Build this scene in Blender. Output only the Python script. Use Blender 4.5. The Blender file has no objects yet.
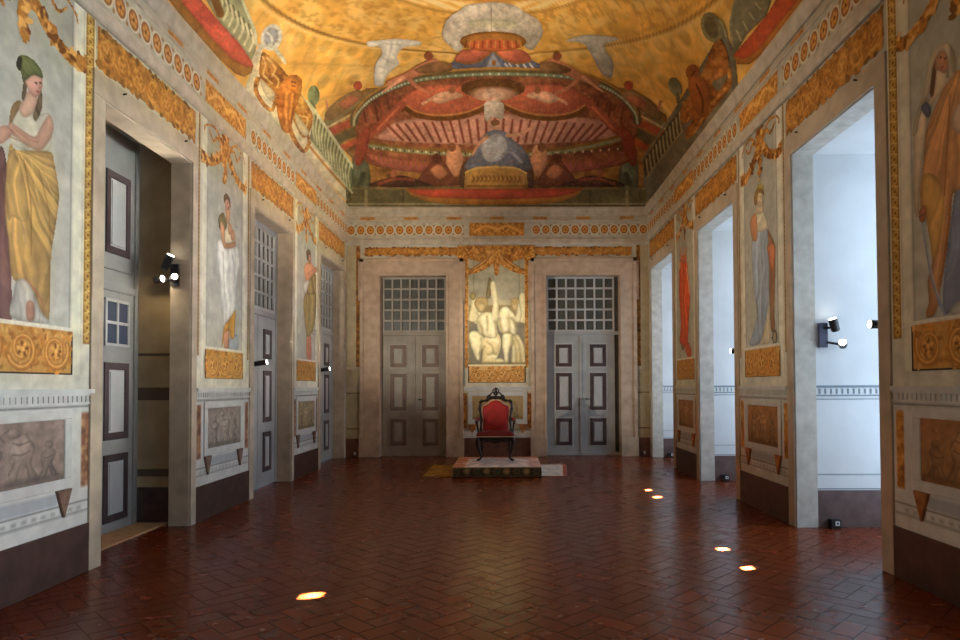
import bpy, bmesh, math, random
import numpy as np
from mathutils import Vector, Matrix
random.seed(7)
S = bpy.context.scene
COL = S.collection
S.view_settings.view_transform = 'Standard'
S.view_settings.look = 'None'
S.view_settings.gamma = 1.0
S.view_settings.exposure = 0.0
S.view_settings.use_curve_mapping = False

# ------------------------------------------------------------------ room sizes (metres; x across, y down the hall, z up)
XL, XR, YB, YF = -3.45, 3.05, 14.14, -3.0
ZS = 5.37                      # springing of the vault
XC = 0.5 * (XL + XR); HW = 0.5 * (XR - XL); RISE = 2.15
EYE = 1.5
FPX, PITCH, ROLL, VX, HY = 660.0, math.radians(1.414), math.radians(0.223), 507.0, 386.15

cam_d = bpy.data.cameras.new('camera')
cam = bpy.data.objects.new('camera', cam_d); COL.objects.link(cam)
cam_d.sensor_width = 36; cam_d.lens = 36 * FPX / 960
cam.location = (0, 0, EYE); cam.rotation_euler = (Matrix.Rotation(math.pi / 2 + PITCH, 3, 'X') @ Matrix.Rotation(-ROLL, 3, 'Z')).to_euler()
VY = HY - FPX * math.tan(PITCH)
cam_d.shift_x = -(VX - 480) / 960; cam_d.shift_y = (VY - 320) / 960
cam_d.clip_end = 200
S.camera = cam

# ------------------------------------------------------------------ measuring helpers: a measured line of sight met with a wall, the floor or the vault
_c, _s = math.cos(PITCH), math.sin(PITCH); _cr, _sr = math.cos(ROLL), math.sin(ROLL)
def sight(x, y):
    x = np.asarray(x, float); y = np.asarray(y, float)
    dx, dy = x - VX, y - VY
    a = (_cr * dx - _sr * dy) / FPX; b = -(_sr * dx + _cr * dy) / FPX
    return a, _c - b * _s, _s + b * _c
def on_x(x, y, X):
    a, b, c = sight(x, y); t = X / a
    return b * t, c * t + EYE                # (y, z) on a side wall
def on_y(x, y, Y):
    a, b, c = sight(x, y); t = Y / b
    return a * t, c * t + EYE                # (x, z) on the end wall
def vault_z(x, y):
    x = np.asarray(x, float); y = np.asarray(y, float)
    tx = (HW - np.abs(x - XC)) / HW
    ty = np.minimum(YB - y, y - YF) / HW
    t = np.clip(np.minimum(tx, ty), 0, 1)
    return ZS + RISE * np.sqrt(np.clip(1 - (1 - t) ** 2, 0, 1))
def on_vault(x, y, back=0.0):
    a, b, c = sight(x, y)
    lo = np.zeros_like(a); hi = np.full_like(a, 0.0)
    t = np.full_like(a, 3.0); found = np.zeros(a.shape, bool); st = 0.02
    prev = t.copy()
    for i in range(900):
        X = a * t; Y = b * t; Z = c * t + EYE
        inside = (X > XL) & (X < XR) & (Y < YB) & (Z < vault_z(X, Y))
        newly = (~inside) & (~found)
        found |= newly
        prev = np.where(found, prev, t)
        t = np.where(found, t, t + st)
        if found.all(): break
    lo, hi = prev, prev + st
    for i in range(18):
        m = 0.5 * (lo + hi)
        X = a * m; Y = b * m; Z = c * m + EYE
        inside = (X > XL) & (X < XR) & (Y < YB) & (Z < vault_z(X, Y))
        lo = np.where(inside, m, lo); hi = np.where(inside, hi, m)
    t = lo - back
    return np.stack([a * t, b * t, c * t + EYE], -1)

# ------------------------------------------------------------------ materials
def lin(c):
    c = np.asarray(c, float) / 255.0
    return np.where(c <= 0.04045, c / 12.92, ((c + 0.055) / 1.055) ** 2.4)
def L4(c): return (*[float(v) for v in lin(c)], 1.0)
MATS = {}
def mat(name, col, rough=0.6, metal=0.0, noise=None, scale=6.0, bump=0.0, bscale=40.0, emit=None, estr=0.0, spec=None, coat=0.0, detail=6.0):
    m = bpy.data.materials.new(name); m.use_nodes = True
    nt = m.node_tree; b = nt.nodes['Principled BSDF']
    b.inputs['Base Color'].default_value = L4(col)
    b.inputs['Roughness'].default_value = rough; b.inputs['Metallic'].default_value = metal
    if spec is not None: b.inputs['Specular IOR Level'].default_value = spec
    if coat: b.inputs['Coat Weight'].default_value = coat
    tc = nt.nodes.new('ShaderNodeTexCoord')
    if noise:
        n = nt.nodes.new('ShaderNodeTexNoise'); n.inputs['Scale'].default_value = scale; n.inputs['Detail'].default_value = detail
        nt.links.new(tc.outputs['Object'], n.inputs['Vector'])
        r = nt.nodes.new('ShaderNodeValToRGB')
        r.color_ramp.elements[0].position = 0.3; r.color_ramp.elements[1].position = 0.7
        r.color_ramp.elements[0].color = L4(noise); r.color_ramp.elements[1].color = L4(col)
        nt.links.new(n.outputs['Fac'], r.inputs['Fac']); nt.links.new(r.outputs['Color'], b.inputs['Base Color'])
    if bump:
        n2 = nt.nodes.new('ShaderNodeTexNoise'); n2.inputs['Scale'].default_value = bscale
        nt.links.new(tc.outputs['Object'], n2.inputs['Vector'])
        bp = nt.nodes.new('ShaderNodeBump'); bp.inputs['Strength'].default_value = bump; bp.inputs['Distance'].default_value = 0.01
        nt.links.new(n2.outputs['Fac'], bp.inputs['Height']); nt.links.new(bp.outputs['Normal'], b.inputs['Normal'])
    if emit:
        b.inputs['Emission Color'].default_value = L4(emit); b.inputs['Emission Strength'].default_value = estr
    MATS[name] = m
    return m
def paint_mat(name, rough=0.7, spec=0.3, var=0.12, scale=9.0, bump=0.15):
    """aged paint: colour stored with the paint layer, broken up by procedural wear"""
    m = bpy.data.materials.new(name); m.use_nodes = True
    nt = m.node_tree; b = nt.nodes['Principled BSDF']
    at = nt.nodes.new('ShaderNodeAttribute'); at.attribute_name = 'paint'
    tc = nt.nodes.new('ShaderNodeTexCoord')
    n = nt.nodes.new('ShaderNodeTexNoise'); n.inputs['Scale'].default_value = scale; n.inputs['Detail'].default_value = 8
    nt.links.new(tc.outputs['Object'], n.inputs['Vector'])
    mr = nt.nodes.new('ShaderNodeMapRange'); mr.inputs['From Min'].default_value = 0.25; mr.inputs['From Max'].default_value = 0.75
    mr.inputs['To Min'].default_value = 1 - var; mr.inputs['To Max'].default_value = 1 + var
    nt.links.new(n.outputs['Fac'], mr.inputs['Value'])
    vm = nt.nodes.new('ShaderNodeVectorMath'); vm.operation = 'SCALE'
    nt.links.new(at.outputs['Color'], vm.inputs[0]); nt.links.new(mr.outputs['Result'], vm.inputs['Scale'])
    nt.links.new(vm.outputs['Vector'], b.inputs['Base Color'])
    b.inputs['Roughness'].default_value = rough; b.inputs['Specular IOR Level'].default_value = spec
    if bump:
        bp = nt.nodes.new('ShaderNodeBump'); bp.inputs['Strength'].default_value = bump; bp.inputs['Distance'].default_value = 0.004
        nt.links.new(n.outputs['Fac'], bp.inputs['Height']); nt.links.new(bp.outputs['Normal'], b.inputs['Normal'])
    MATS[name] = m
    return m

mat('plaster', (196, 192, 176), 0.8, noise=(176, 170, 152), scale=3, bump=0.1)
mat('stone', (196, 180, 156), 0.7, noise=(168, 152, 130), scale=5, bump=0.25, bscale=90)
mat('stone_pale', (200, 194, 182), 0.7, noise=(172, 165, 152), scale=8, bump=0.25, bscale=90)
mat('marble_red', (84, 58, 49), 0.5, noise=(54, 36, 30), scale=7, bump=0.05)
mat('marble_brown', (122, 80, 60), 0.5, noise=(84, 52, 38), scale=7)
mat('marble_recess', (108, 84, 78), 0.5, noise=(78, 58, 54), scale=7)
mat('door_paint', (168, 170, 168), 0.5, noise=(150, 152, 150), scale=3)
mat('door_panel', (186, 186, 184), 0.5, noise=(170, 170, 168), scale=3)
mat('door_dark', (74, 58, 58), 0.5, noise=(60, 46, 46), scale=8)
mat('stone_warm', (198, 172, 146), 0.7, noise=(170, 146, 122), scale=6, bump=0.2, bscale=90)
mat('pane_dark', (96, 98, 94), 0.35, noise=(78, 78, 72), scale=5)
mat('pane_blue', (70, 78, 96), 0.15)
mat('recess_white', (214, 216, 216), 0.75, noise=(200, 202, 202), scale=2)
mat('recess_line', (120, 132, 140), 0.75)
mat('recess_tan', (176, 154, 116), 0.75, noise=(150, 128, 92), scale=3)
mat('recess_tan_line', (92, 76, 56), 0.75)
mat('threshold', (196, 160, 116), 0.5, noise=(170, 134, 92), scale=10)
mat('black', (14, 14, 16), 0.4)
mat('bracket_blue', (58, 62, 84), 0.4)
mat('lens', (255, 250, 240), 0.3, emit=(255, 246, 228), estr=12)
mat('white_plastic', (225, 225, 222), 0.4)
mat('wood_dark', (38, 20, 14), 0.42, noise=(22, 11, 8), scale=22, coat=0.08, spec=.35)
mat('red_velvet', (156, 18, 11), 0.75, noise=(126, 12, 8), scale=9, bump=0.15, bscale=200)
mat('red_seat', (120, 18, 20), 0.75, noise=(92, 12, 14), scale=9, bump=0.15, bscale=200)
mat('piping', (206, 176, 140), 0.6)
mat('window_wood', (214, 216, 214), 0.45)
mat('blind', (235, 240, 245), 0.8, emit=(190, 220, 255), estr=1.2)  # glow added in place of daylight coming through the cloth
mat('iron', (40, 38, 36), 0.5, metal=0.6)
paint_mat('fresco'); paint_mat('gilt_paint', rough=0.6, spec=0.35, var=0.18, scale=30)
paint_mat('vault_paint', rough=0.7, spec=0.25, var=0.12, scale=2.2, bump=0.05)
paint_mat('carpet', rough=0.95, spec=0.1, var=0.15, scale=60, bump=0.3)
g = bpy.data.materials.new('glass'); g.use_nodes = True
nt = g.node_tree; nt.nodes.clear()
o_ = nt.nodes.new('ShaderNodeOutputMaterial'); mx = nt.nodes.new('ShaderNodeMixShader'); tr = nt.nodes.new('ShaderNodeBsdfTransparent'); gl = nt.nodes.new('ShaderNodeBsdfGlossy')
gl.inputs['Roughness'].default_value = 0.02; mx.inputs['Fac'].default_value = 0.08
nt.links.new(tr.outputs[0], mx.inputs[1]); nt.links.new(gl.outputs[0], mx.inputs[2]); nt.links.new(mx.outputs[0], o_.inputs[0])
MATS['glass'] = g

# ------------------------------------------------------------------ object helpers
WM = {}
def tag(o, label=None, cat=None, group=None, kind=None):
    if label: o['label'] = label
    if cat: o['category'] = cat
    if group: o['group'] = group
    if kind: o['kind'] = kind
    return o
def thing(name, loc, label=None, cat=None, group=None, kind=None):
    o = bpy.data.objects.new(name, None); COL.objects.link(o)
    o.location = loc; o.empty_display_size = 0.1
    WM[o.name] = Vector(loc)
    return tag(o, label, cat, group, kind)
def link(name, me, parent):
    """mesh is in room coordinates; hang it on its parent or give it an origin at its base"""
    n = len(me.vertices); co = np.empty(n * 3); me.vertices.foreach_get('co', co); co = co.reshape(-1, 3)
    if parent is None:
        org = np.array([(co[:, 0].min() + co[:, 0].max()) / 2, (co[:, 1].min() + co[:, 1].max()) / 2, co[:, 2].min()])
    else:
        org = np.array(WM[parent.name])
    me.vertices.foreach_set('co', (co - org).ravel()); me.update()
    o = bpy.data.objects.new(name, me); COL.objects.link(o)
    if parent is None: o.location = org
    else: o.parent = parent
    WM[o.name] = Vector(org)
    return o
class MB:
    def __init__(s): s.v = []; s.f = []; s.m = []; s.sm = []
    def quad(s, p, m=0):
        i = len(s.v); s.v += [tuple(q) for q in p]; s.f.append(tuple(range(i, i + len(p)))); s.m.append(m); s.sm.append(False); return s
    def box(s, x0, x1, y0, y1, z0, z1, m=0):
        x0, x1 = min(x0, x1), max(x0, x1); y0, y1 = min(y0, y1), max(y0, y1); z0, z1 = min(z0, z1), max(z0, z1)
        i = len(s.v)
        s.v += [(x0, y0, z0), (x1, y0, z0), (x1, y1, z0), (x0, y1, z0), (x0, y0, z1), (x1, y0, z1), (x1, y1, z1), (x0, y1, z1)]
        for q in ((0, 3, 2, 1), (4, 5, 6, 7), (0, 1, 5, 4), (1, 2, 6, 5), (2, 3, 7, 6), (3, 0, 4, 7)):
            s.f.append(tuple(i + k for k in q)); s.m.append(m); s.sm.append(False)
        return s
    def tube(s, pts, r, n=10, m=0, caps=True):
        pts = [Vector(p) for p in pts]; rs = [float(q) for q in r] if hasattr(r, '__len__') else [r] * len(pts)
        i0 = len(s.v); up = None
        for k, p in enumerate(pts):
            d = (pts[min(k + 1, len(pts) - 1)] - pts[max(k - 1, 0)]).normalized()
            if up is None:
                up = Vector((0, 0, 1)) if abs(d.z) < 0.9 else Vector((1, 0, 0))
            a = d.cross(up).normalized(); b = a.cross(d).normalized(); up = b
            for j in range(n):
                t = 2 * math.pi * j / n
                s.v.append(tuple(p + rs[k] * (math.cos(t) * a + math.sin(t) * b)))
        for k in range(len(pts) - 1):
            for j in range(n):
                q = i0 + k * n
                s.f.append((q + j, q + (j + 1) % n, q + n + (j + 1) % n, q + n + j)); s.m.append(m); s.sm.append(True)
        if caps:
            s.f.append(tuple(i0 + j for j in range(n))[::-1]); s.m.append(m); s.sm.append(False)
            e = i0 + (len(pts) - 1) * n
            s.f.append(tuple(e + j for j in range(n))); s.m.append(m); s.sm.append(False)
        return s
    def prism(s, poly, axis, a0, a1, m=0, smooth=False):
        """poly of 2-D points extruded along an axis: 'x' -> (y,z), 'y' -> (x,z), 'z' -> (x,y)"""
        def P(q, a): return (a, q[0], q[1]) if axis == 'x' else (q[0], a, q[1]) if axis == 'y' else (q[0], q[1], a)
        i = len(s.v); n = len(poly)
        s.v += [P(q, a0) for q in poly] + [P(q, a1) for q in poly]
        s.f.append(tuple(range(i, i + n))); s.f.append(tuple(range(i + n, i + 2 * n))[::-1]); s.m += [m, m]; s.sm += [False, False]
        for k in range(n):
            s.f.append((i + k, i + (k + 1) % n, i + n + (k + 1) % n, i + n + k)); s.m.append(m); s.sm.append(smooth)
        return s
    def build(s, name, mats, parent=None, bevel=0.0, sub=0):
        me = bpy.data.meshes.new(name); me.from_pydata(s.v, [], s.f)
        for mm in (mats if isinstance(mats, (list, tuple)) else [mats]): me.materials.append(MATS[mm])
        me.polygons.foreach_set('material_index', s.m); me.polygons.foreach_set('use_smooth', s.sm)
        b = bmesh.new(); b.from_mesh(me); bmesh.ops.recalc_face_normals(b, faces=b.faces); b.to_mesh(me); b.free()
        o = link(name, me, parent)
        if bevel:
            w = o.modifiers.new('bevel', 'BEVEL'); w.width = bevel; w.segments = 2; w.limit_method = 'ANGLE'
        if sub:
            w = o.modifiers.new('subsurf', 'SUBSURF'); w.levels = sub; w.render_levels = sub
        return o
def structure(o):
    o['kind'] = 'structure'; return o
# ------------------------------------------------------------------ the shell
DOORS = [(5.60, 7.18), (8.95, 10.53), (12.16, 13.90)]       # openings in the left wall
WINS = [(5.38, 6.995), (8.79, 10.45), (12.06, 13.87)]            # openings in the right wall
WIN_EXTRA = [(2.0, 3.62), (-1.45, 0.17)]                         # the same wall continues behind the viewpoint
BDOORS = [(-2.72, -1.30), (0.845, 2.44)]                         # openings in the end wall
ZDL, ZDR, ZDB = 3.965, 3.965, 3.885
TH = 0.22
XW = 4.72                                                        # plane of the window blinds
YE = 7.32

# floor: herringbone terracotta
def herring(w=0.15):
    """unit: horizontal brick 2w x w and vertical brick w x 2w, repeated on the lattice (w,w),(2w,-2w)"""
    out = []
    R = 90
    for i in range(-R, R):
        for j in range(-R, R):
            ox = i * w + j * 2 * w; oy = i * w - j * 2 * w
            out.append((ox, oy, ox + 2 * w, oy + w))
            out.append((ox + 2 * w, oy - w, ox + 3 * w, oy + w))
    return out
fm = bpy.data.meshes.new('floor')
vs, fs, cs = [], [], []
rnd = random.Random(5)
a45 = math.radians(45); ca, sa = math.cos(a45), math.sin(a45)
fx0, fx1, fy0, fy1 = XL - 0.75, 4.85, YF - 0.1, YB + 0.35
GRT = 0.0035
for (a0, b0, a1, b1) in herring(0.145):
    cx, cy = (a0 + a1) / 2, (b0 + b1) / 2
    px, py = ca * cx - sa * cy, sa * cx + ca * cy + 6
    if not (fx0 + .1 < px < fx1 - .1 and fy0 + .1 < py < fy1 - .1): continue
    i = len(vs)
    tx, ty = rnd.gauss(0, 0.0007), rnd.gauss(0, 0.0007); tone = rnd.gauss(1, 0.07); hue = rnd.gauss(0, 0.04)
    for (a, b) in ((a0 + GRT, b0 + GRT), (a1 - GRT, b0 + GRT), (a1 - GRT, b1 - GRT), (a0 + GRT, b1 - GRT)):
        vs.append((ca * a - sa * b, sa * a + ca * b + 6, -0.001 + (a - cx) * tx + (b - cy) * ty))
    base = lin((106, 44, 17)) * tone * np.array([1 + hue, 1, 1 - hue])
    cs += [(*base, 1)] * 4
    fs.append((i, i + 1, i + 2, i + 3))
# mortar bed under the bricks
i = len(vs)
vs += [(fx0, fy0, -0.003), (fx1, fy0, -0.003), (fx1, fy1, -0.003), (fx0, fy1, -0.003)]
cs += [(*lin((62, 30, 16)), 1)] * 4
fs.append((i, i + 1, i + 2, i + 3))
fm.from_pydata(vs, [], fs)
at = fm.attributes.new('paint', 'FLOAT_COLOR', 'POINT'); at.data.foreach_set('color', np.array(cs, np.float32).ravel())
bm_ = bmesh.new(); bm_.from_mesh(fm); bmesh.ops.recalc_face_normals(bm_, faces=bm_.faces)
for f_ in bm_.faces:
    if f_.normal.z < 0: f_.normal_flip()
bm_.to_mesh(fm); bm_.free()
m = paint_mat('floor_brick', rough=0.3, spec=0.25, var=0.20, scale=1.6, bump=0.0)
nt = m.node_tree; b = nt.nodes['Principled BSDF']
n1 = nt.nodes.new('ShaderNodeTexNoise'); n1.inputs['Scale'].default_value = 5; n1.inputs['Detail'].default_value = 8
tc = [n for n in nt.nodes if n.type == 'TEX_COORD'][0]
nt.links.new(tc.outputs['Object'], n1.inputs['Vector'])
mr = nt.nodes.new('ShaderNodeMapRange'); mr.inputs['From Min'].default_value = .3; mr.inputs['From Max'].default_value = .7; mr.inputs['To Min'].default_value = 0.18; mr.inputs['To Max'].default_value = 0.30
nt.links.new(n1.outputs['Fac'], mr.inputs['Value']); nt.links.new(mr.outputs['Result'], b.inputs['Roughness'])
n2 = nt.nodes.new('ShaderNodeTexNoise'); n2.inputs['Scale'].default_value = 9; n2.inputs['Detail'].default_value = 3
nt.links.new(tc.outputs['Object'], n2.inputs['Vector'])
bp = nt.nodes.new('ShaderNodeBump'); bp.inputs['Strength'].default_value = 0.10; bp.inputs['Distance'].default_value = 0.006
nt.links.new(n2.outputs['Fac'], bp.inputs['Height']); nt.links.new(bp.outputs['Normal'], b.inputs['Normal'])
fm.materials.append(MATS['floor_brick'])
fo = structure(link('floor', fm, None))

# left wall
ZT = ZS + 0.60
w = MB()
ys = [YF] + [v for d in DOORS for v in d] + [YB + 0.3]
for k in range(0, len(ys), 2):
    w.box(XL - TH, XL, ys[k], ys[k + 1], -0.05, ZT)
for (a, b_) in DOORS: w.box(XL - TH, XL, a, b_, ZDL, ZT)
# niche of the first door: deeper, tan side walls with painted dado lines
a, b_ = 5.50, YE
w.box(-4.15, XL - TH, YE, YE + 0.1, -0.05, 4.4, 1); w.box(-4.15, XL - TH, a - 0.1, a, -0.05, 4.4, 1)
w.box(-4.15, XL - TH, a, YE, 4.22, 4.3, 1)
w.box(-4.10, XL - TH - 0.002, YE - 0.004, YE, 0, 0.40, 3)
for z0, z1 in ((1.36, 1.50), (1.85, 1.88), (0.52, 0.60)): w.box(-4.10, XL - TH - 0.002, YE - 0.004, YE, z0, z1, 2)
structure(w.build('wall_left', ['plaster', 'recess_tan', 'recess_tan_line', 'marble_red']))
MB().box(-4.11, -3.75, 5.50, YE, -0.05, 0.012).build('trim_1', 'threshold')
structure(bpy.data.objects['trim_1'])

# right wall with deep window recesses
w = MB()
allw = sorted(WINS + WIN_EXTRA)
ys = [YF] + [v for d in allw for v in d] + [YB + 0.3]
XO = 4.95
for k in range(0, len(ys), 2):
    w.box(XR, XO, ys[k], ys[k + 1], -0.05, ZT)
for (a, b_) in allw: w.box(XR, XO, a, b_, ZDR, ZT)
for (a, b_) in allw:
    # limewashed linings of the recess with a painted dado
    w.box(XR + TH, XW + .1, b_ - 0.006, b_, 0, ZDR, 1); w.box(XR + TH, XW + .1, a, a + 0.006, 0, ZDR, 1)
    w.box(XR + TH, XW + .1, a, b_, ZDR - 0.006, ZDR, 1)
    for yy, sgn in ((b_ - 0.006, -1), (a + 0.006, 1)):
        w.box(XR + TH, XW + .1, yy, yy + sgn * 0.004, 0, 0.39, 3)
        for z0, z1, mm in ((1.47, 1.495, 2), (1.38, 1.395, 2), (1.345, 1.355, 2), (0.552, 0.560, 2), (0.40, 0.41, 2)):
            w.box(XR + TH, XW + .1, yy, yy + sgn * 0.004, z0, z1, mm)
        for q in range(26):
            x = XR + TH + 0.03 + q * 0.06
            w.box(x, x + 0.018, yy, yy + sgn * 0.004, 1.405, 1.46, 2)
    # pale stone jamb faces
    for yy, sgn in ((b_, -1), (a, 1)): w.box(XR, XR + TH, yy, yy + sgn * 0.012, 0, ZDR, 4)
    w.box(XR, XR + TH, a, b_, ZDR - 0.012, ZDR, 4)
structure(w.build('wall_right', ['plaster', 'recess_white', 'recess_line', 'marble_recess', 'stone_pale']))

# end wall and the wall behind the viewpoint
w = MB()
xs = [XL - .3] + [v for d in BDOORS for v in d] + [XR + .3]
for k in range(0, len(xs), 2): w.box(xs[k], xs[k + 1], YB, YB + 0.3, -0.05, ZT)
for (a, b_) in BDOORS: w.box(a, b_, YB, YB + 0.3, ZDB, ZT)
structure(w.build('wall_back', ['plaster']))
structure(MB().box(XL - .3, XR + .3, YF - 0.2, YF, -0.05, ZT).build('wall_front', ['plaster']))

# ------------------------------------------------------------------ skirting of reddish marble
PT = 0.018; PH = 0.395
w = MB()
ys = [YF] + [v for d in DOORS for v in (d[0] - 0.14, d[1] + 0.115)] + [YB]
for k in range(0, len(ys), 2):
    if ys[k + 1] - ys[k] > 0.2: w.box(XL, XL + PT, ys[k], ys[k + 1], 0, PH)
structure(w.build('baseboard_left', ['marble_red'], bevel=0.004))
w = MB()
ys = [YF] + [v for d in allw for v in (d[0] - 0.16, d[1] + 0.15)] + [YB]
for k in range(0, len(ys), 2):
    if ys[k + 1] - ys[k] > 0.2: w.box(XR, XR - PT, ys[k], ys[k + 1], 0, PH)
structure(w.build('baseboard_right', ['marble_red'], bevel=0.004))
w = MB()
for x0, x1 in ((XL, -3.13), (-0.95, 0.53), (2.77, XR)): w.box(x0, x1, YB, YB - PT, 0, PH)
structure(w.build('baseboard_back', ['marble_brown'], bevel=0.004))

# ------------------------------------------------------------------ doors
def stone_frame_side(parent, X, sgn, a, b_, wl, wr, z, top):
    """flat stone surround on a side wall; sgn points into the room"""
    t = 0.022 * sgn
    m = MB()
    m.box(X, X + t, a - wl, a, 0, z); m.box(X, X + t, b_, b_ + wr, 0, z)
    m.box(X, X + t, a - wl, b_ + wr, z, top)
    m.box(X - sgn * TH, X, a - 0.001, a + 0.01, 0, z) if sgn > 0 else None
    m.box(X - sgn * TH, X, b_ - 0.01, b_ + 0.001, 0, z) if sgn > 0 else None
    if sgn > 0: m.box(X - sgn * TH, X, a, b_, z - 0.01, z + 0.001)
    f = m.build('door_frame' if sgn > 0 else 'window_surround', 'stone', parent, bevel=0.006)
    p = MB()
    for yy in (a + 0.25, b_ - 0.2): p.tube([(X + t, yy, z + 0.16), (X + t + sgn * 0.03, yy, z + 0.165)], 0.008, 8)
    p.build('iron_pin', 'iron', f)
    return f
def panel_x(parent, X, y0, y1, z0, z1, dark='door_dark'):
    """moulded door panel facing +x"""
    m = MB()
    bw = 0.075
    m.box(X, X + 0.014, y0, y1, z0, z0 + bw, 0); m.box(X, X + 0.014, y0, y1, z1 - bw, z1, 0)
    m.box(X, X + 0.014, y0, y0 + bw, z0 + bw, z1 - bw, 0); m.box(X, X + 0.014, y1 - bw, y1, z0 + bw, z1 - bw, 0)
    m.box(X, X + 0.007, y0 + bw, y1 - bw, z0 + bw, z1 - bw, 1)
    m.box(X, X + 0.016, y0 + bw * 1.3, y1 - bw * 1.3, z0 + bw * 1.3, z1 - bw * 1.3, 1)
    return m.build('panel', [dark, 'door_panel'], parent, bevel=0.004)
def door_side(n, a, b_, loc_y):
    d = thing('door_%d' % n, (XL, (a + b_) / 2, 0), kind='structure')
    stone_frame_side(d, XL, 1, a, b_, 0.145, 0.115, ZDL, 4.175)
    X = XL - TH - 0.01
    zt = 2.60
    mid = (a + b_) / 2
    for k, (y0, y1) in enumerate(((a + 0.03, mid - 0.006), (mid + 0.006, b_ - 0.06))):
        lf = MB().box(X - 0.05, X, y0, y1, 0.01, zt - 0.03).build('door_leaf', 'door_paint', d, bevel=0.004)
        yc = (y0 + y1) / 2 + (0.01 if k else -0.01)
        for (z0, z1) in ((1.93, 2.38), (0.97, 1.75), (0.22, 0.82)): panel_x(lf, X, yc - 0.17, yc + 0.17, z0, z1)
    MB().box(X - 0.05, X + 0.02, a + 0.03, b_ - 0.06, zt - 0.03, zt + 0.05).box(X - 0.05, X + 0.01, b_ - 0.06, b_, 0, ZDL).build('transom_bar', 'door_paint', d, bevel=0.004)
    lat = MB()
    z0, z1 = zt + 0.05, ZDL + 0.004
    lat.box(X - 0.05, X, a + 0.02, b_ - 0.06, z1 - 0.09, z1)
    lat.box(X - 0.05, X, a + 0.02, b_ - 0.06, z0, z0 + 0.05)
    nc, nr = 8, 5
    for i in range(nc + 1):
        y = a + 0.05 + (b_ - a - 0.14) * i / nc; lat.box(X - 0.03, X, y - 0.018, y + 0.018, z0, z1)
    for j in range(1, nr):
        z = z0 + 0.02 + (z1 - z0 - 0.08) * j / nr; lat.box(X - 0.032, X - 0.002, a + 0.03, b_ - 0.08, z - 0.016, z + 0.016)
    lt = lat.build('transom_lattice', 'door_panel', d)
    MB().box(X - 0.06, X - 0.045, a, b_ - 0.06, z0, z1).build('pane', 'pane_dark', lt)
    return d
for n, (a, b_) in enumerate(DOORS):
    if n: door_side(n + 1, a, b_, 0)
mat('door_grey', (150, 150, 147), 0.5, noise=(134, 134, 130), scale=3)
# first door: leaf set back in the niche, with a small glazed light
d = thing('door_1', (XL, 6.40, 0), kind='structure')
stone_frame_side(d, XL, 1, DOORS[0][0], DOORS[0][1], 0.16, 0.115, ZDL, 4.175)
X = -4.09
lf = MB().box(X - 0.05, X, 5.51, 7.28, 0.014, 4.2).box(X, X + 0.02, 7.21, 7.28, 0.014, 4.2).box(X, X + 0.02, 5.51, 7.21, 2.50, 2.58).box(X, X + 0.02, 5.51, 7.21, 2.72, 2.75).build('door_leaf', 'door_grey', d, bevel=0.004)
for y0, y1 in ((6.69, 7.12), (5.85, 6.28)):
    for z0, z1 in ((2.89, 3.75), (0.96, 1.76), (0.115, 0.81)): panel_x(lf, X, y0, y1, z0, z1)
    m = MB()
    for i in range(3): m.box(X, X + 0.016, y0 + (y1 - y0 - 0.03) * i / 2, y0 + (y1 - y0 - 0.03) * i / 2 + 0.03, 1.93, 2.42)
    for z in (1.93, 2.16, 2.39): m.box(X, X + 0.015, y0, y1, z, z + 0.03)
    wf = m.build('glazing_bars', 'door_panel', lf)
    MB().box(X, X + 0.006, y0, y1, 1.93, 2.42).build('pane', 'pane_blue', wf)

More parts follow.
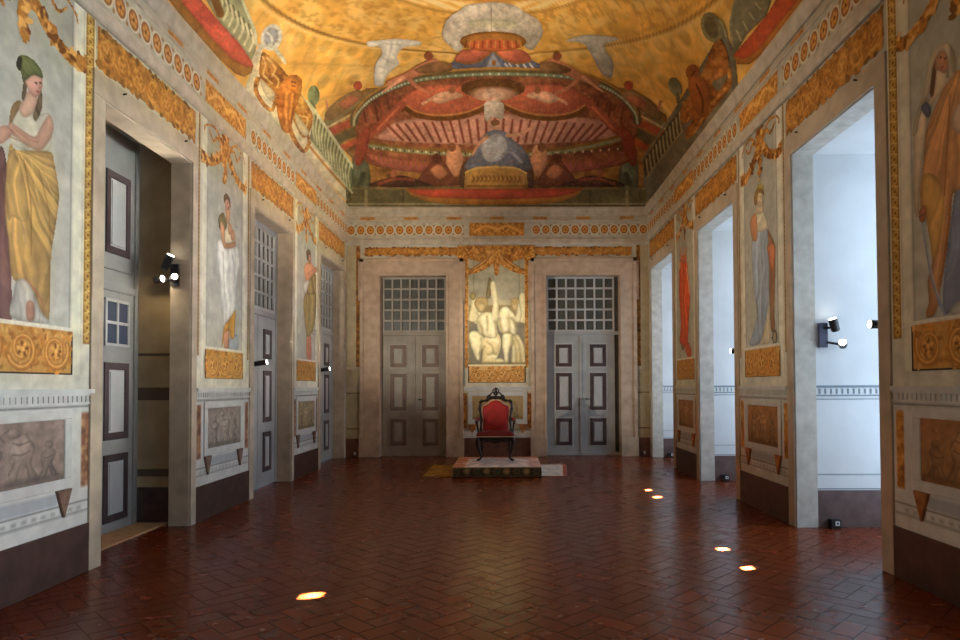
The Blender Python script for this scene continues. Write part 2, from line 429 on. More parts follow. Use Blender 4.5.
def door_back(n, a, b_, ol, orr, worn):
    d = thing('door_%d' % n, ((a + b_) / 2, YB, 0), kind='structure')
    t = 0.03
    m = MB()
    m.box(ol, a, YB - t, YB, 0, ZDB); m.box(b_, orr, YB - t, YB, 0, ZDB); m.box(ol, orr, YB - t, YB, ZDB, 4.215)
    # raised outer fillet, ears at the top and plinth blocks
    for x0, x1 in ((ol - 0.015, ol + 0.06), (orr - 0.06, orr + 0.015)): m.box(x0, x1, YB - t - 0.034, YB, 0.41, 4.24)
    m.box(ol - 0.015, orr + 0.015, YB - t - 0.034, YB, 4.17, 4.24)
    for x0, x1 in ((ol - 0.06, ol + 0.12), (orr - 0.12, orr + 0.06)): m.box(x0, x1, YB - t - 0.010, YB, 3.35, 4.20)
    m.box(ol + 0.55, orr - 0.55, YB - t - 0.015, YB, 4.20, 4.285)
    for x0, x1 in ((ol - 0.03, a + 0.005), (b_ - 0.005, orr + 0.03)): m.box(x0, x1, YB - t - 0.045, YB, 0, 0.41)
    for x0, x1, z0, z1 in ((a - .05, a + .004, .41, ZDB), (b_ - .004, b_ + .05, .41, ZDB), (a - .05, b_ + .05, ZDB - .004, ZDB + .05)): m.box(x0, x1, YB - t - .016, YB, z0, z1)
    # returns of the opening
    m.box(a - .001, a + 0.008, YB, YB + 0.22, 0, ZDB); m.box(b_ - 0.008, b_ + .001, YB, YB + 0.22, 0, ZDB); m.box(a, b_, YB, YB + 0.22, ZDB - 0.008, ZDB)
    m.build('door_frame', 'stone_warm', d, bevel=0.006)
    Y = YB + 0.18
    zt = 2.63; mid = (a + b_) / 2 + (0.0 if n == 4 else -0.04)
    pm, dk = ('door_paint', 'door_dark') if not worn else ('door_worn', 'door_worn_dark')
    for x0, x1, s in ((a + 0.02, mid - 0.005, -1), (mid + 0.005, b_ - 0.02 if n == 4 else b_ - 0.10, 1)):
        lf = MB().box(x0, x1, Y, Y + 0.05, 0.01, zt - 0.02).build('door_leaf', pm, d, bevel=0.004)
        xc = (x0 + x1) / 2
        for (z0, z1) in ((1.92, 2.40), (0.98, 1.78), (0.22, 0.80)):
            p = MB(); q0, q1 = xc - 0.175, xc + 0.175; bw = 0.075
            p.box(q0 - .03, q1 + .03, Y - 0.008, Y, z0 - .03, z1 + .03, 1)
            p.box(q0, q1, Y - 0.02, Y, z0, z0 + bw, 0); p.box(q0, q1, Y - 0.02, Y, z1 - bw, z1, 0)
            p.box(q0, q0 + bw, Y - 0.02, Y, z0 + bw, z1 - bw, 0); p.box(q1 - bw, q1, Y - 0.02, Y, z0 + bw, z1 - bw, 0)
            p.box(q0 + bw * 1.25, q1 - bw * 1.25, Y - 0.024, Y, z0 + bw * 1.25, z1 - bw * 1.25, 1)
            p.build('panel', [dk, 'door_panel' if not worn else 'door_worn_panel'], lf, bevel=0.004)
    m = MB(); m.box(mid - 0.025, mid + 0.025, Y - 0.02, Y, 0.01, zt - 0.03); m.box(a, b_, Y - 0.015, Y + .05, 0.0, 0.06)
    m.build('meeting_stile', pm, d, bevel=0.004)
    m = MB().tube([(mid + 0.10, Y, 1.22), (mid + 0.10, Y - 0.05, 1.22)], 0.012, 8).tube([(mid + 0.10, Y - 0.05, 1.22), (mid + 0.18, Y - 0.05, 1.21)], 0.011, 8)
    m.build('door_handle', 'iron', d)
    MB().box(a, b_, Y - 0.02, Y + 0.05, zt - 0.02, zt + 0.05).build('transom_bar', pm, d, bevel=0.004)
    lat = MB(); z0, z1 = zt + 0.05, ZDB - 0.01
    x0, x1 = a + 0.02, (b_ - 0.02 if n == 4 else b_ - 0.10)
    for i in range(8): x = x0 + 0.02 + (x1 - x0 - 0.04) * i / 7; lat.box(x - 0.02, x + 0.02, Y, Y + 0.04, z0, z1)
    for j in range(6): z = z0 + 0.02 + (z1 - z0 - 0.04) * j / 5; lat.box(x0, x1, Y + 0.002, Y + 0.042, z - 0.02, z + 0.02)
    lt = lat.build('transom_lattice', 'door_panel' if not worn else 'door_worn_panel', d)
    MB().box(a, b_, Y + 0.05, Y + 0.06, z0, z1).build('pane', 'pane_dark', lt)
    MB().box(a, b_, Y + 0.07, Y + 0.10, 0, ZDB).build('door_backing', 'pane_dark', d)  # unseen sheet added behind the door to stop outside light leaking in
mat('door_worn', (158, 150, 136), 0.55, noise=(136, 126, 112), scale=3)
mat('door_worn_panel', (166, 160, 148), 0.55, noise=(146, 138, 124), scale=3)
mat('door_worn_dark', (118, 94, 80), 0.55, noise=(100, 80, 68), scale=8)
door_back(4, -2.72, -1.30, -3.13, -0.95, True)
door_back(5, 0.845, 2.44, 0.53, 2.77, False)

# ------------------------------------------------------------------ windows in their recesses, closed white blinds
SUN = Vector((-1.0, -0.285, -0.62)).normalized()
PATCHES = [((-1.456, 4.775), 0.105, 0.10), ((1.964, 6.089), 0.10, 0.06), ((1.964, 5.457), 0.09, 0.055), ((2.020, 9.526), 0.11, 0.055), ((2.013, 8.927), 0.13, 0.065)]
HOLES = []
for (px, py), wy, hz in PATCHES:
    k = (XW - px) / SUN.x
    HOLES.append((py + k * SUN.y, k * SUN.z, wy, hz))
for n, (a, b_) in enumerate(WINS + WIN_EXTRA):
    wd = thing('window_%d' % (n + 1), (XR, (a + b_) / 2, 0), kind='structure')
    stone_frame_side(wd, XR, -1, a, b_, 0.16, 0.15, ZDR, 4.175)
    m = MB(); X = XW - 0.05
    m.box(X - 0.06, X, a + .006, a + 0.06, 0.02, ZDR - .006); m.box(X - 0.06, X, b_ - 0.06, b_ - .006, 0.02, ZDR - .006)
    m.box(X - 0.06, X, a + .06, b_ - .06, 0.02, 0.22); m.box(X - 0.06, X, a + .06, b_ - .06, ZDR - 0.09, ZDR - .006); m.box(X - 0.06, X, a + .06, b_ - .06, 2.72, 2.80)
    yc = (a + b_) / 2 - 0.06; m.box(X - 0.07, X, yc - 0.025, yc + 0.025, 0.22, ZDR - .09)
    fr = m.build('window_frame', 'window_wood', wd, bevel=0.005)
    m = MB()
    for z in (0.85, 1.48, 2.1, 3.3): m.box(X - 0.045, X - 0.01, a + .06, b_ - .06, z - 0.015, z + 0.015)
    m.build('glazing_bars', 'window_wood', fr)
    MB().quad([(X - 0.028, a + .06, .22), (X - 0.028, b_ - .06, .22), (X - 0.028, b_ - .06, ZDR - .09), (X - 0.028, a + .06, ZDR - .09)]).build('pane', 'glass', fr)
    # blind: strips around small gaps where the sun comes through
    hs = sorted([h for h in HOLES if a < h[0] < b_])
    m = MB(); ysp = sorted({a, b_, *[h[0] - h[2] / 2 for h in hs], *[h[0] + h[2] / 2 for h in hs]})
    for y0, y1 in zip(ysp[:-1], ysp[1:]):
        ym = (y0 + y1) / 2
        zz = [0.0]
        for h in hs:
            if abs(ym - h[0]) < h[2] / 2: zz += [h[1] - h[3] / 2, h[1] + h[3] / 2]
        zz.append(ZDR)
        for k in range(0, len(zz), 2): m.box(XW, XW + 0.012, y0, y1, zz[k], zz[k + 1])
    m.build('blind', 'blind', wd)
# ------------------------------------------------------------------ paint kit: colours laid on dense meshes that lie on the wall
def vnoise(x, y, seed=0):
    xi = np.floor(x).astype(np.int64); yi = np.floor(y).astype(np.int64); xf = x - xi; yf = y - yi
    def h(a, b):
        n = (a * 374761393 + b * 668265263 + seed * 974711) & 0x7fffffff
        n = ((n ^ (n >> 13)) * 1274126177) & 0x7fffffff
        return ((n ^ (n >> 16)) & 0xffff) / 65535.0
    u = xf * xf * (3 - 2 * xf); v = yf * yf * (3 - 2 * yf)
    return (h(xi, yi) * (1 - u) + h(xi + 1, yi) * u) * (1 - v) + (h(xi, yi + 1) * (1 - u) + h(xi + 1, yi + 1) * u) * v
def fbm(x, y, s=1.0, seed=0, o=4):
    r = 0; a = 0.5; t = 0
    for k in range(o):
        r = r + a * vnoise(x * s, y * s, seed + k); t += a; a *= 0.55; s *= 2.03
    return r / t
def spline(pts, closed=True, n=6):
    p = np.asarray(pts, float); m = len(p); out = []
    rng = range(m) if closed else range(m - 1)
    for i in rng:
        if closed: p0, p1, p2, p3 = p[i - 1], p[i], p[(i + 1) % m], p[(i + 2) % m]
        else: p0, p1, p2, p3 = p[max(i - 1, 0)], p[i], p[i + 1], p[min(i + 2, m - 1)]
        for k in range(n):
            t = k / n
            out.append(0.5 * (2 * p1 + (p2 - p0) * t + (2 * p0 - 5 * p1 + 4 * p2 - p3) * t * t + (3 * p1 - p0 - 3 * p2 + p3) * t ** 3))
    if not closed: out.append(p[-1])
    return np.array(out)
class Canvas:
    """points U,V with colour C (sRGB 0-255) and coverage A"""
    def __init__(s, U, V, col=None):
        s.U = U.astype(float); s.V = V.astype(float); s.C = np.zeros((len(U), 3)); s.A = np.zeros(len(U)); s.M = None
        if col is not None: s.C[:] = col; s.A[:] = 1
    def put(s, idx, m, col):
        if callable(col): col = col(s.U[idx], s.V[idx])
        col = np.asarray(col, float)
        k = (s.A[idx] * (1 - m))[:, None]; mm = m[:, None]
        s.C[idx] = np.where(k + mm > 1e-6, (s.C[idx] * k + col * mm) / np.maximum(k + mm, 1e-6), s.C[idx])
        s.A[idx] = np.maximum(s.A[idx], m)
    def sdf(s, poly, pad):
        p = np.asarray(poly, float)
        ix = np.where((s.U > p[:, 0].min() - pad) & (s.U < p[:, 0].max() + pad) & (s.V > p[:, 1].min() - pad) & (s.V < p[:, 1].max() + pad))[0]
        x, y = s.U[ix], s.V[ix]; d = np.full(len(ix), 1e9); ins = np.zeros(len(ix), bool)
        q = np.roll(p, -1, 0)
        for (ax, ay), (bx, by) in zip(p, q):
            ex, ey = bx - ax, by - ay; L = ex * ex + ey * ey + 1e-12
            t = np.clip(((x - ax) * ex + (y - ay) * ey) / L, 0, 1)
            d = np.minimum(d, (x - ax - t * ex) ** 2 + (y - ay - t * ey) ** 2)
            c = (ay > y) != (by > y)
            if c.any():
                xi = ax + (y - ay) / (by - ay if by != ay else 1e-9) * ex
                ins ^= c & (x < xi)
        return ix, np.where(ins, -1, 1) * np.sqrt(d)
    def poly(s, pts, col, soft=0.01, smooth=True, n=5, form=0.0, lit=(-0.6, 0.5), edge=0.0, ew=0.03):
        p = spline(pts, True, n) if smooth else np.asarray(pts, float)
        ix, d = s.sdf(p, soft * 2)
        if len(ix) == 0: return s
        m = np.clip(0.5 - d / soft, 0, 1)
        if form:
            # painted modelling of a rounded form: light on one flank, deeper tone on the other
            u, v = s.U[ix], s.V[ix]; cu, cv = (p[:, 0].min() + p[:, 0].max()) / 2, (p[:, 1].min() + p[:, 1].max()) / 2
            su, sv = max(np.ptp(p[:, 0]), 1e-6), max(np.ptp(p[:, 1]), 1e-6)
            g = ((u - cu) / su * lit[0] + (v - cv) / sv * lit[1]) * 2 * form
            c = col(u, v) if callable(col) else np.asarray(col, float)
            s.put(ix, m, np.clip(c * (1 + g[:, None]), 0, 255))
        else: s.put(ix, m, col)
        if edge:
            # painted rounding: the tone deepens towards the outline
            k = 1 - edge * np.exp(np.minimum(d, 0) / ew) * m
            s.C[ix] = s.C[ix] * k[:, None]
        s.M = (ix, m)
        return s
    def line(s, pts, w, col, soft=0.01, smooth=True, closed=False, alpha=1.0):
        p = spline(pts, closed, 5) if smooth and len(pts) > 2 else np.asarray(pts, float)
        if closed: p = np.vstack([p, p[:1]])
        ws = np.linspace(w[0], w[1], len(p)) if hasattr(w, '__len__') else np.full(len(p), w)
        pad = ws.max() + soft * 2
        ix = np.where((s.U > p[:, 0].min() - pad) & (s.U < p[:, 0].max() + pad) & (s.V > p[:, 1].min() - pad) & (s.V < p[:, 1].max() + pad))[0]
        if len(ix) == 0: return s
        x, y = s.U[ix], s.V[ix]; d = np.full(len(ix), 1e9)
        for k in range(len(p) - 1):
            ax, ay = p[k]; ex, ey = p[k + 1] - p[k]; L = ex * ex + ey * ey + 1e-12
            t = np.clip(((x - ax) * ex + (y - ay) * ey) / L, 0, 1)
            d = np.minimum(d, np.sqrt((x - ax - t * ex) ** 2 + (y - ay - t * ey) ** 2) - (ws[k] + (ws[k + 1] - ws[k]) * t) / 2)
        s.put(ix, np.clip(0.5 - d / soft, 0, 1) * alpha, col)
        return s
    def ell(s, cx, cy, rx, ry, col, soft=0.15, rot=0.0, alpha=1.0, form=0.0, lit=(-0.6, 0.5)):
        R = max(rx, ry) * 1.3
        ix = np.where((np.abs(s.U - cx) < R) & (np.abs(s.V - cy) < R))[0]
        if len(ix) == 0: return s
        x, y = s.U[ix] - cx, s.V[ix] - cy; c, q = math.cos(rot), math.sin(rot)
        a, b = (x * c + y * q) / rx, (-x * q + y * c) / ry
        d = np.sqrt(a * a + b * b) - 1
        cc = np.asarray(col(s.U[ix], s.V[ix]) if callable(col) else col, float)
        if form: cc = np.clip(cc * (1 + form * (a * lit[0] + b * lit[1]))[:, None], 0, 255)
        s.put(ix, np.clip(0.5 - d / soft, 0, 1) * alpha, cc)
        return s
    def folds(s, origin, spread, freq, amp, warp=0.6, seed=1, sc=1.0, kind='ray'):
        """drapery folds over the last polygon: ridges fanning from a point or running along a direction"""
        ix, m = s.M
        u, v = s.U[ix], s.V[ix]
        wv = (fbm(u, v, sc, seed) - 0.5) * warp
        if kind == 'ray': t = np.arctan2(v - origin[1], u - origin[0]) + wv * 0.3; r = np.hypot(u - origin[0], v - origin[1])
        else: t = (u * spread[0] + v * spread[1]) * sc + wv; r = u * -spread[1] + v * spread[0]
        f_ = freq * .32
        g = (vnoise(t * f_, r * 1.1 / max(sc, .2) * .9, seed) - .5) * 2.2 + (vnoise(t * f_ * 2.4 + 9, r * 2.0, seed + 5) - .5) * 1.2 + np.sin(t * freq) * .15
        s.C[ix] = np.clip(s.C[ix] * (1 + amp * g * m)[:, None], 0, 255)
        return s
    def rect(s, u0, u1, v0, v1, col, soft=0.006):
        m = np.clip(0.5 + np.minimum.reduce([s.U - u0, u1 - s.U, s.V - v0, v1 - s.V]) / soft, 0, 1)
        ix = np.where(m > 0)[0]; s.put(ix, m[ix], col); return s
    def speckle(s, amp, sc, seed=0):
        n = fbm(s.U, s.V, sc, seed) - 0.5
        s.C = np.clip(s.C * (1 + amp * 2 * n)[:, None], 0, 255); return s

GOLD_D, GOLD_M, GOLD_L = np.array((122, 72, 24.)), np.array((186, 124, 48.)), np.array((228, 174, 94.))
def gold_tex(sc, seed=0, dark=GOLD_D, mid=GOLD_M, light=GOLD_L, bias=0.0):
    def f(u, v):
        n = fbm(u, v, sc, seed, 4) + bias
        n2 = fbm(u + 7, v - 3, sc * 2.3, seed + 9, 3)
        t = np.clip((n * 0.65 + n2 * 0.35 - 0.28) / 0.44, 0, 1)[:, None]
        return np.where(t < 0.5, dark + (mid - dark) * t * 2, mid + (light - mid) * (t - 0.5) * 2)
    return f
def spiral_pts(cx, cy, r, turns, a0, dirn):
    out = []
    for k in range(int(22 * turns) + 1):
        t = k / (22 * turns); a = a0 + dirn * t * turns * 2 * math.pi; rr = r * (1 - 0.82 * t)
        out.append((cx + rr * math.cos(a), cy + rr * math.sin(a)))
    return out
def scrollwork(cv, u0, u1, v0, v1, n, bg, seed=0, dark=GOLD_D, mid=GOLD_M, light=GOLD_L, rosette=False):
    """acanthus scrolls painted in gold on a ground"""
    cv.rect(u0, u1, v0, v1, bg, soft=0.004)
    h = v1 - v0; w = (u1 - u0) / n; rd = random.Random(seed); vc = (v0 + v1) / 2
    for q in range(int(n * 34)):
        a = rd.uniform(0, 6.28); cv.ell(rd.uniform(u0, u1), rd.uniform(v0, v1), h * rd.uniform(.05, .11), h * rd.uniform(.025, .05), [mid, light, mid * .8, dark * 1.2][q % 4], soft=.5, rot=a, alpha=.8)
    for k in range(n):
        cx = u0 + (k + 0.5) * w; r = min(w * 0.56, h * 0.50); sg = 1 if k % 2 else -1
        for q in range(9):
            a = rd.uniform(0, 6.28); rr = r * rd.uniform(0.75, 1.05)
            cv.ell(cx + rr * math.cos(a) * min(1, w / h * 1.0), vc + rr * math.sin(a), r * 0.27, r * 0.12, mid * rd.uniform(0.85, 1.2), soft=.4, rot=a + sg * 0.9)
        sp = spiral_pts(cx, vc, r * 0.86, 1.7, math.pi * (k % 2) + 0.4, sg)
        cv.line(sp, (r * 0.30, r * 0.13), (dark + mid) * .5, soft=r * 0.08)
        cv.line(sp, (r * 0.22, r * 0.09), mid, soft=r * 0.08)
        cv.line([(x - r * .03, y + r * .03) for x, y in sp], (r * 0.09, r * 0.04), light, soft=r * 0.06)
        for q in range(7):
            a = q * 0.9 + rd.uniform(-.2, .2)
            cv.ell(cx + r * 0.26 * math.cos(a), vc + r * 0.26 * math.sin(a), r * 0.12, r * 0.07, light if q % 2 else dark, soft=.5, rot=a)
        cv.ell(cx, vc, r * 0.12, r * 0.12, light, soft=.4)
    return cv
def mottle(cv, amp, sc, pal, seed=0):
    """break flat paint into small strokes of neighbouring tones"""
    for k, p in enumerate(pal):
        n = np.clip((fbm(cv.U * 1.0, cv.V * 1.3, sc * (1 + .35 * k), seed + 17 * k, 3) - .54) * 6, 0, 1) * amp
        cv.C = cv.C * (1 - n[:, None]) + np.array(p, float) * n[:, None]
    return cv
def clip(cv, u0, u1, v0, v1):
    inside = (cv.U >= u0) & (cv.U <= u1) & (cv.V >= v0) & (cv.V <= v1); cv.A = cv.A * inside; return cv

def grid_mesh(name, pos, cv_c, nu, nv, mask, material, parent):
    """pos (nv*nu,3) grid; faces kept where the paint covers"""
    idx = np.arange(nu * nv).reshape(nv, nu)
    q = np.stack([idx[:-1, :-1], idx[:-1, 1:], idx[1:, 1:], idx[1:, :-1]], -1).reshape(-1, 4)
    if mask is not None: q = q[mask[q].mean(1) > 0.5]
    used = np.zeros(nu * nv, bool); used[q.ravel()] = True
    rem = np.cumsum(used) - 1
    q = rem[q]; P = pos[used]; Cc = cv_c[used]
    me = bpy.data.meshes.new(name)
    me.vertices.add(len(P)); me.vertices.foreach_set('co', P.ravel())
    me.loops.add(q.size); me.loops.foreach_set('vertex_index', q.ravel().astype(np.int32))
    me.polygons.add(len(q)); me.polygons.foreach_set('loop_start', (np.arange(len(q)) * 4).astype(np.int32))
    me.update(calc_edges=True); me.validate()
    at = me.attributes.new('paint', 'FLOAT_COLOR', 'POINT')
    rgba = np.ones((len(P), 4), np.float32); rgba[:, :3] = lin(np.clip(Cc, 0, 255))
    at.data.foreach_set('color', rgba.ravel())
    me.materials.append(MATS[material])
    return link(name, me, parent)
class Wall:
    """a flat wall to paint on: (u, v) -> room"""
    def __init__(s, side): s.side = side
    def pos(s, U, V, off):
        if s.side == 'L': return np.stack([np.full_like(U, XL + off), U, V], -1)
        if s.side == 'R': return np.stack([np.full_like(U, XR - off), U, V], -1)
        return np.stack([U, np.full_like(U, YB - off), V], -1)
    def px(s, pts, sc=1.0, ox=0.0, oy=0.0):
        p = np.asarray(pts, float); x, y = ox + p[:, 0] / sc, oy + p[:, 1] / sc
        a, b = on_x(x, y, XL) if s.side == 'L' else on_x(x, y, XR) if s.side == 'R' else on_y(x, y, YB)
        return np.stack([a, b], -1)
    def canvas(s, u0, u1, v0, v1, res, col=None):
        nu = max(2, int(round((u1 - u0) / res)) + 1); nv = max(2, int(round((v1 - v0) / res)) + 1)
        U, V = np.meshgrid(np.linspace(u0, u1, nu), np.linspace(v0, v1, nv))
        cv = Canvas(U.ravel(), V.ravel(), col); cv.nu, cv.nv = nu, nv; return cv
    def build(s, cv, name, parent, off, material='fresco', full=False):
        return grid_mesh(name, s.pos(cv.U, cv.V, off), cv.C, cv.nu, cv.nv, None if full else cv.A, material, parent)
WL, WR, WB = Wall('L'), Wall('R'), Wall('B')

# ------------------------------------------------------------------ cornice on three sides: real mouldings with painted bands between them
def cornice(name, side, z0, segs, top=5.36):
    """z0 = underside; profile (offset, z)"""
    k = lambda z: z0 + (z - 4.54) * (top - z0) / (5.36 - 4.54)
    prof = [(0, 4.54), (0.03, 4.54), (0.045, 4.56), (0.05, 4.60), (0.042, 4.605), (0.042, 4.66), (0.03, 4.67), (0.026, 4.70), (0.012, 4.705), (0.012, 5.06), (0.03, 5.07), (0.03, 5.09),
            (0.018, 5.095), (0.018, 5.165), (0.05, 5.17), (0.06, 5.20), (0.056, 5.205), (0.075, 5.25), (0.07, 5.255), (0.095, 5.30), (0.10, 5.335), (0.10, 5.36), (0, 5.36)]
    m = MB()
    for a, b in segs:
        if side == 'L': m.prism([(XL + o, k(z)) for o, z in prof], 'y', a, b)
        elif side == 'R': m.prism([(XR - o, k(z)) for o, z in prof], 'y', a, b)
        else: m.prism([(YB - o, k(z)) for o, z in prof], 'x', a, b)
    o = structure(m.build(name, 'cornice_stone'))
    return o, k
mat('cornice_stone', (196, 186, 168), 0.7, noise=(166, 154, 136), scale=7)
c2, kL = cornice('trim_2', 'L', 4.59, [(YF, YB)], 5.335)
c3, kR = cornice('trim_3', 'R', 4.59, [(YF, YB)], 5.32)
c4, kB = cornice('trim_4', 'B', 4.545, [(XL, XR)], 5.335)
def frieze(W, k, u0, u1, plates, parent, step=0.205, mirror=False):
    """roundels on grey, interrupted by gilded plates; above it a row of gold brackets"""
    za, zb = k(4.705), k(5.06); zc = (za + zb) / 2 - 0.01
    cv = W.canvas(u0, u1, za, zb, 0.011, (176, 172, 156)); cv.speckle(0.12, 14, 3)
    ring, gold = (214, 204, 176), gold_tex(26, 2)
    n = int((u1 - u0) / step)
    for i in range(n):
        u = u0 + (u1 - u0) * (i + 0.5) / n
        pl = [p for p in plates if p[0] - 0.06 < u < p[1] + 0.06]
        if pl: continue
        cv.ell(u, zc, 0.098, 0.112, ring, soft=0.12); cv.ell(u, zc, 0.078, 0.092, (112, 66, 26), soft=0.15); cv.ell(u, zc, 0.066, 0.08, (170, 108, 44), soft=0.2)
        for q in range(5):
            a = q * 1.2566 + .3; cv.ell(u + 0.036 * math.cos(a), zc + 0.045 * math.sin(a), 0.024, 0.018, (206, 146, 70), soft=0.5, rot=a)
        cv.ell(u, zc, 0.015, 0.018, (96, 52, 20), soft=.5)
        cv.ell(u + step / 2, zc + 0.09, 0.02, 0.02, (150, 110, 60), soft=0.5); cv.ell(u + step / 2, zc - 0.09, 0.02, 0.02, (150, 110, 60), soft=0.5)
    for (p0, p1) in plates:
        cv.rect(p0, p1, za + 0.03, zb - 0.03, gold_tex(22, 5), soft=0.02)
        cv.rect(p0 + .03, p1 - .03, za + .05, zb - .06, gold_tex(30, 6, bias=.05), soft=0.03)
        um = (p0 + p1) / 2
        for sg in (-1, 1):
            cv.line([(um, zc), (um + sg * (p1 - p0) * .2, zc + .08), (um + sg * (p1 - p0) * .42, zc - .05)], (0.06, 0.03), GOLD_L, soft=.03)
    W.build(cv, 'roundel_band', parent, 0.016, full=True)
    za, zb = k(5.095), k(5.165)
    cv = W.canvas(u0, u1, za, zb, 0.014, (176, 166, 146))
    n = int((u1 - u0) / 0.84)
    for i in range(n):
        u = u0 + (u1 - u0) * (i + 0.5) / n
        cv.rect(u - 0.15, u + 0.15, za + .006, zb - .006, gold_tex(30, 8, light=np.array((200, 130, 60.))), soft=0.03)
    W.build(cv, 'bracket_band', parent, 0.024, full=True)
frieze(WL, kL, 2.0, YB, [(p - .62, p + .55) for p in (4.69, 8.08, 11.32)], c2)
frieze(WR, kR, 2.0, YB, [(p - .6, p + .6) for p in (4.42, 7.89, 11.25)], c3)
frieze(WB, kB, XL, XR, [(-0.80, 0.38)], c4)

# ------------------------------------------------------------------ the vault, gilded and coffered
NX, NY = 200, 420
th = np.linspace(0, math.pi, NX); gx = XC - (HW - 0.001) * np.cos(th)
ph = np.linspace(0, math.pi / 2, 150); gy = np.concatenate([np.linspace(YF + 0.02, YB - HW, NY - 150, endpoint=False), YB - HW + (HW - 0.001) * np.sin(ph)])
GX, GY = np.meshgrid(gx, gy); GZ = vault_z(GX, GY)
GXr, GYr, GZr = GX.ravel(), GY.ravel(), GZ.ravel()
cv = Canvas(GXr, GYr)
# painted oval rings with scrollwork and coffers between them
ox, oy = (GXr + 0.2) / 2.9, (GYr - 7.5) / 4.3
rr = np.sqrt(ox ** 2 + oy ** 2); an = np.arctan2(ox, oy); arc_ = an * 3.6
base = np.array((220, 168, 82.)); n = fbm(GXr, GYr + GZr, 1.6, 4); n2 = fbm(arc_, rr * 5, 7, 6)
c = base * (0.86 + 0.28 * n)[:, None] * (0.88 + 0.24 * n2)[:, None]
c = c + (np.array((240, 204, 130.)) - c) * np.clip((fbm(arc_, rr * 6, 3.1, 12) - 0.50) * 4, 0, 0.5)[:, None]
band = rr * 6.2; cell = np.floor(band)
u_ = ((arc_ / 0.55 + cell * .5) % 1) - .5; v_ = (band % 1) - .5
coff = ((np.abs(v_) > 0.46) | (np.abs(u_) > 0.46)) & (rr > 1.02)
c = np.where(coff[:, None], c * 0.93, c)
q_ = u_ ** 2 + v_ ** 2
c = np.where(((q_ < .12) & (q_ > .05) & (rr > 1.02))[:, None], c * 1.05, c); c = np.where(((q_ < .035) & (rr > 1.02))[:, None], c * .93, c)
sc1 = fbm(arc_ * 2.2, rr * 7, 2.0, 31, 4); m_ = ((rr > .72) & (rr < .98)) * np.clip((np.abs(sc1 - .5) < .045) * 1.0, 0, 1) * .35
c = c * (1 - m_[:, None]) + np.array((156, 104, 44.)) * m_[:, None]
for e0, wd_, cc in ((1.0, 0.006, (120, 80, 36)), (1.016, .006, (232, 198, 124)), (.715, .008, (160, 116, 58)), (.62, .008, (160, 116, 58))):
    m_ = np.clip(1.4 - np.abs(rr - e0) / wd_, 0, 1) * 0.75
    c = c * (1 - m_[:, None]) + np.array(cc, float) * m_[:, None]
m_ = ((np.abs(rr - .668) < .028) & (np.abs((arc_ / .11) % 1 - .5) < .33)) * .8
c = c * (1 - m_[:, None]) + np.array((240, 214, 156.)) * m_[:, None]
vo = grid_mesh('ceiling', np.stack([GXr, GYr, GZr], -1), c, NX, NY, None, 'vault_paint', None)
structure(vo); vo.data.polygons.foreach_set('use_smooth', [True] * len(vo.data.polygons))
# ------------------------------------------------------------------ frescoed piers
SKIN = (216, 164, 128)
class Brush:
    """draws on a wall canvas with measured outlines"""
    def __init__(s, W, cv, sc, ox, oy): s.W, s.cv, s.k = W, cv, (sc, ox, oy)
    def p(s, pts): return s.W.px(pts, *s.k)
    def poly(s, pts, col, **kw):
        kw.setdefault('soft', 0.012); kw.setdefault('edge', .26); kw.setdefault('ew', .022); s.cv.poly(s.p(pts), col, **kw); return s
    def line(s, pts, w, col, **kw):
        kw.setdefault('soft', 0.01); s.cv.line(s.p(pts), w, col, **kw); return s
    def dot(s, x, y, rx, ry, col, **kw):
        q = s.p([(x, y)])[0]; s.cv.ell(q[0], q[1], rx, ry, col, **kw); return s
    def folds(s, at, freq, amp, **kw):
        q = s.p([at])[0]; s.cv.folds(q, None, freq, amp, **kw); return s
    def drape(s, d, freq, amp, **kw):
        s.cv.folds(None, d, freq, amp, kind='dir', **kw); return s

def face(b, pts, eyes, nose, mouth, col=SKIN):
    b.poly(pts, col, form=0.12)
    for e in eyes: b.dot(e[0], e[1], 0.014, 0.007, (70, 48, 38), soft=.5)
    b.line(nose, 0.006, (168, 112, 86), soft=.008); b.dot(mouth[0], mouth[1], 0.018, 0.008, (170, 76, 66), soft=.5)

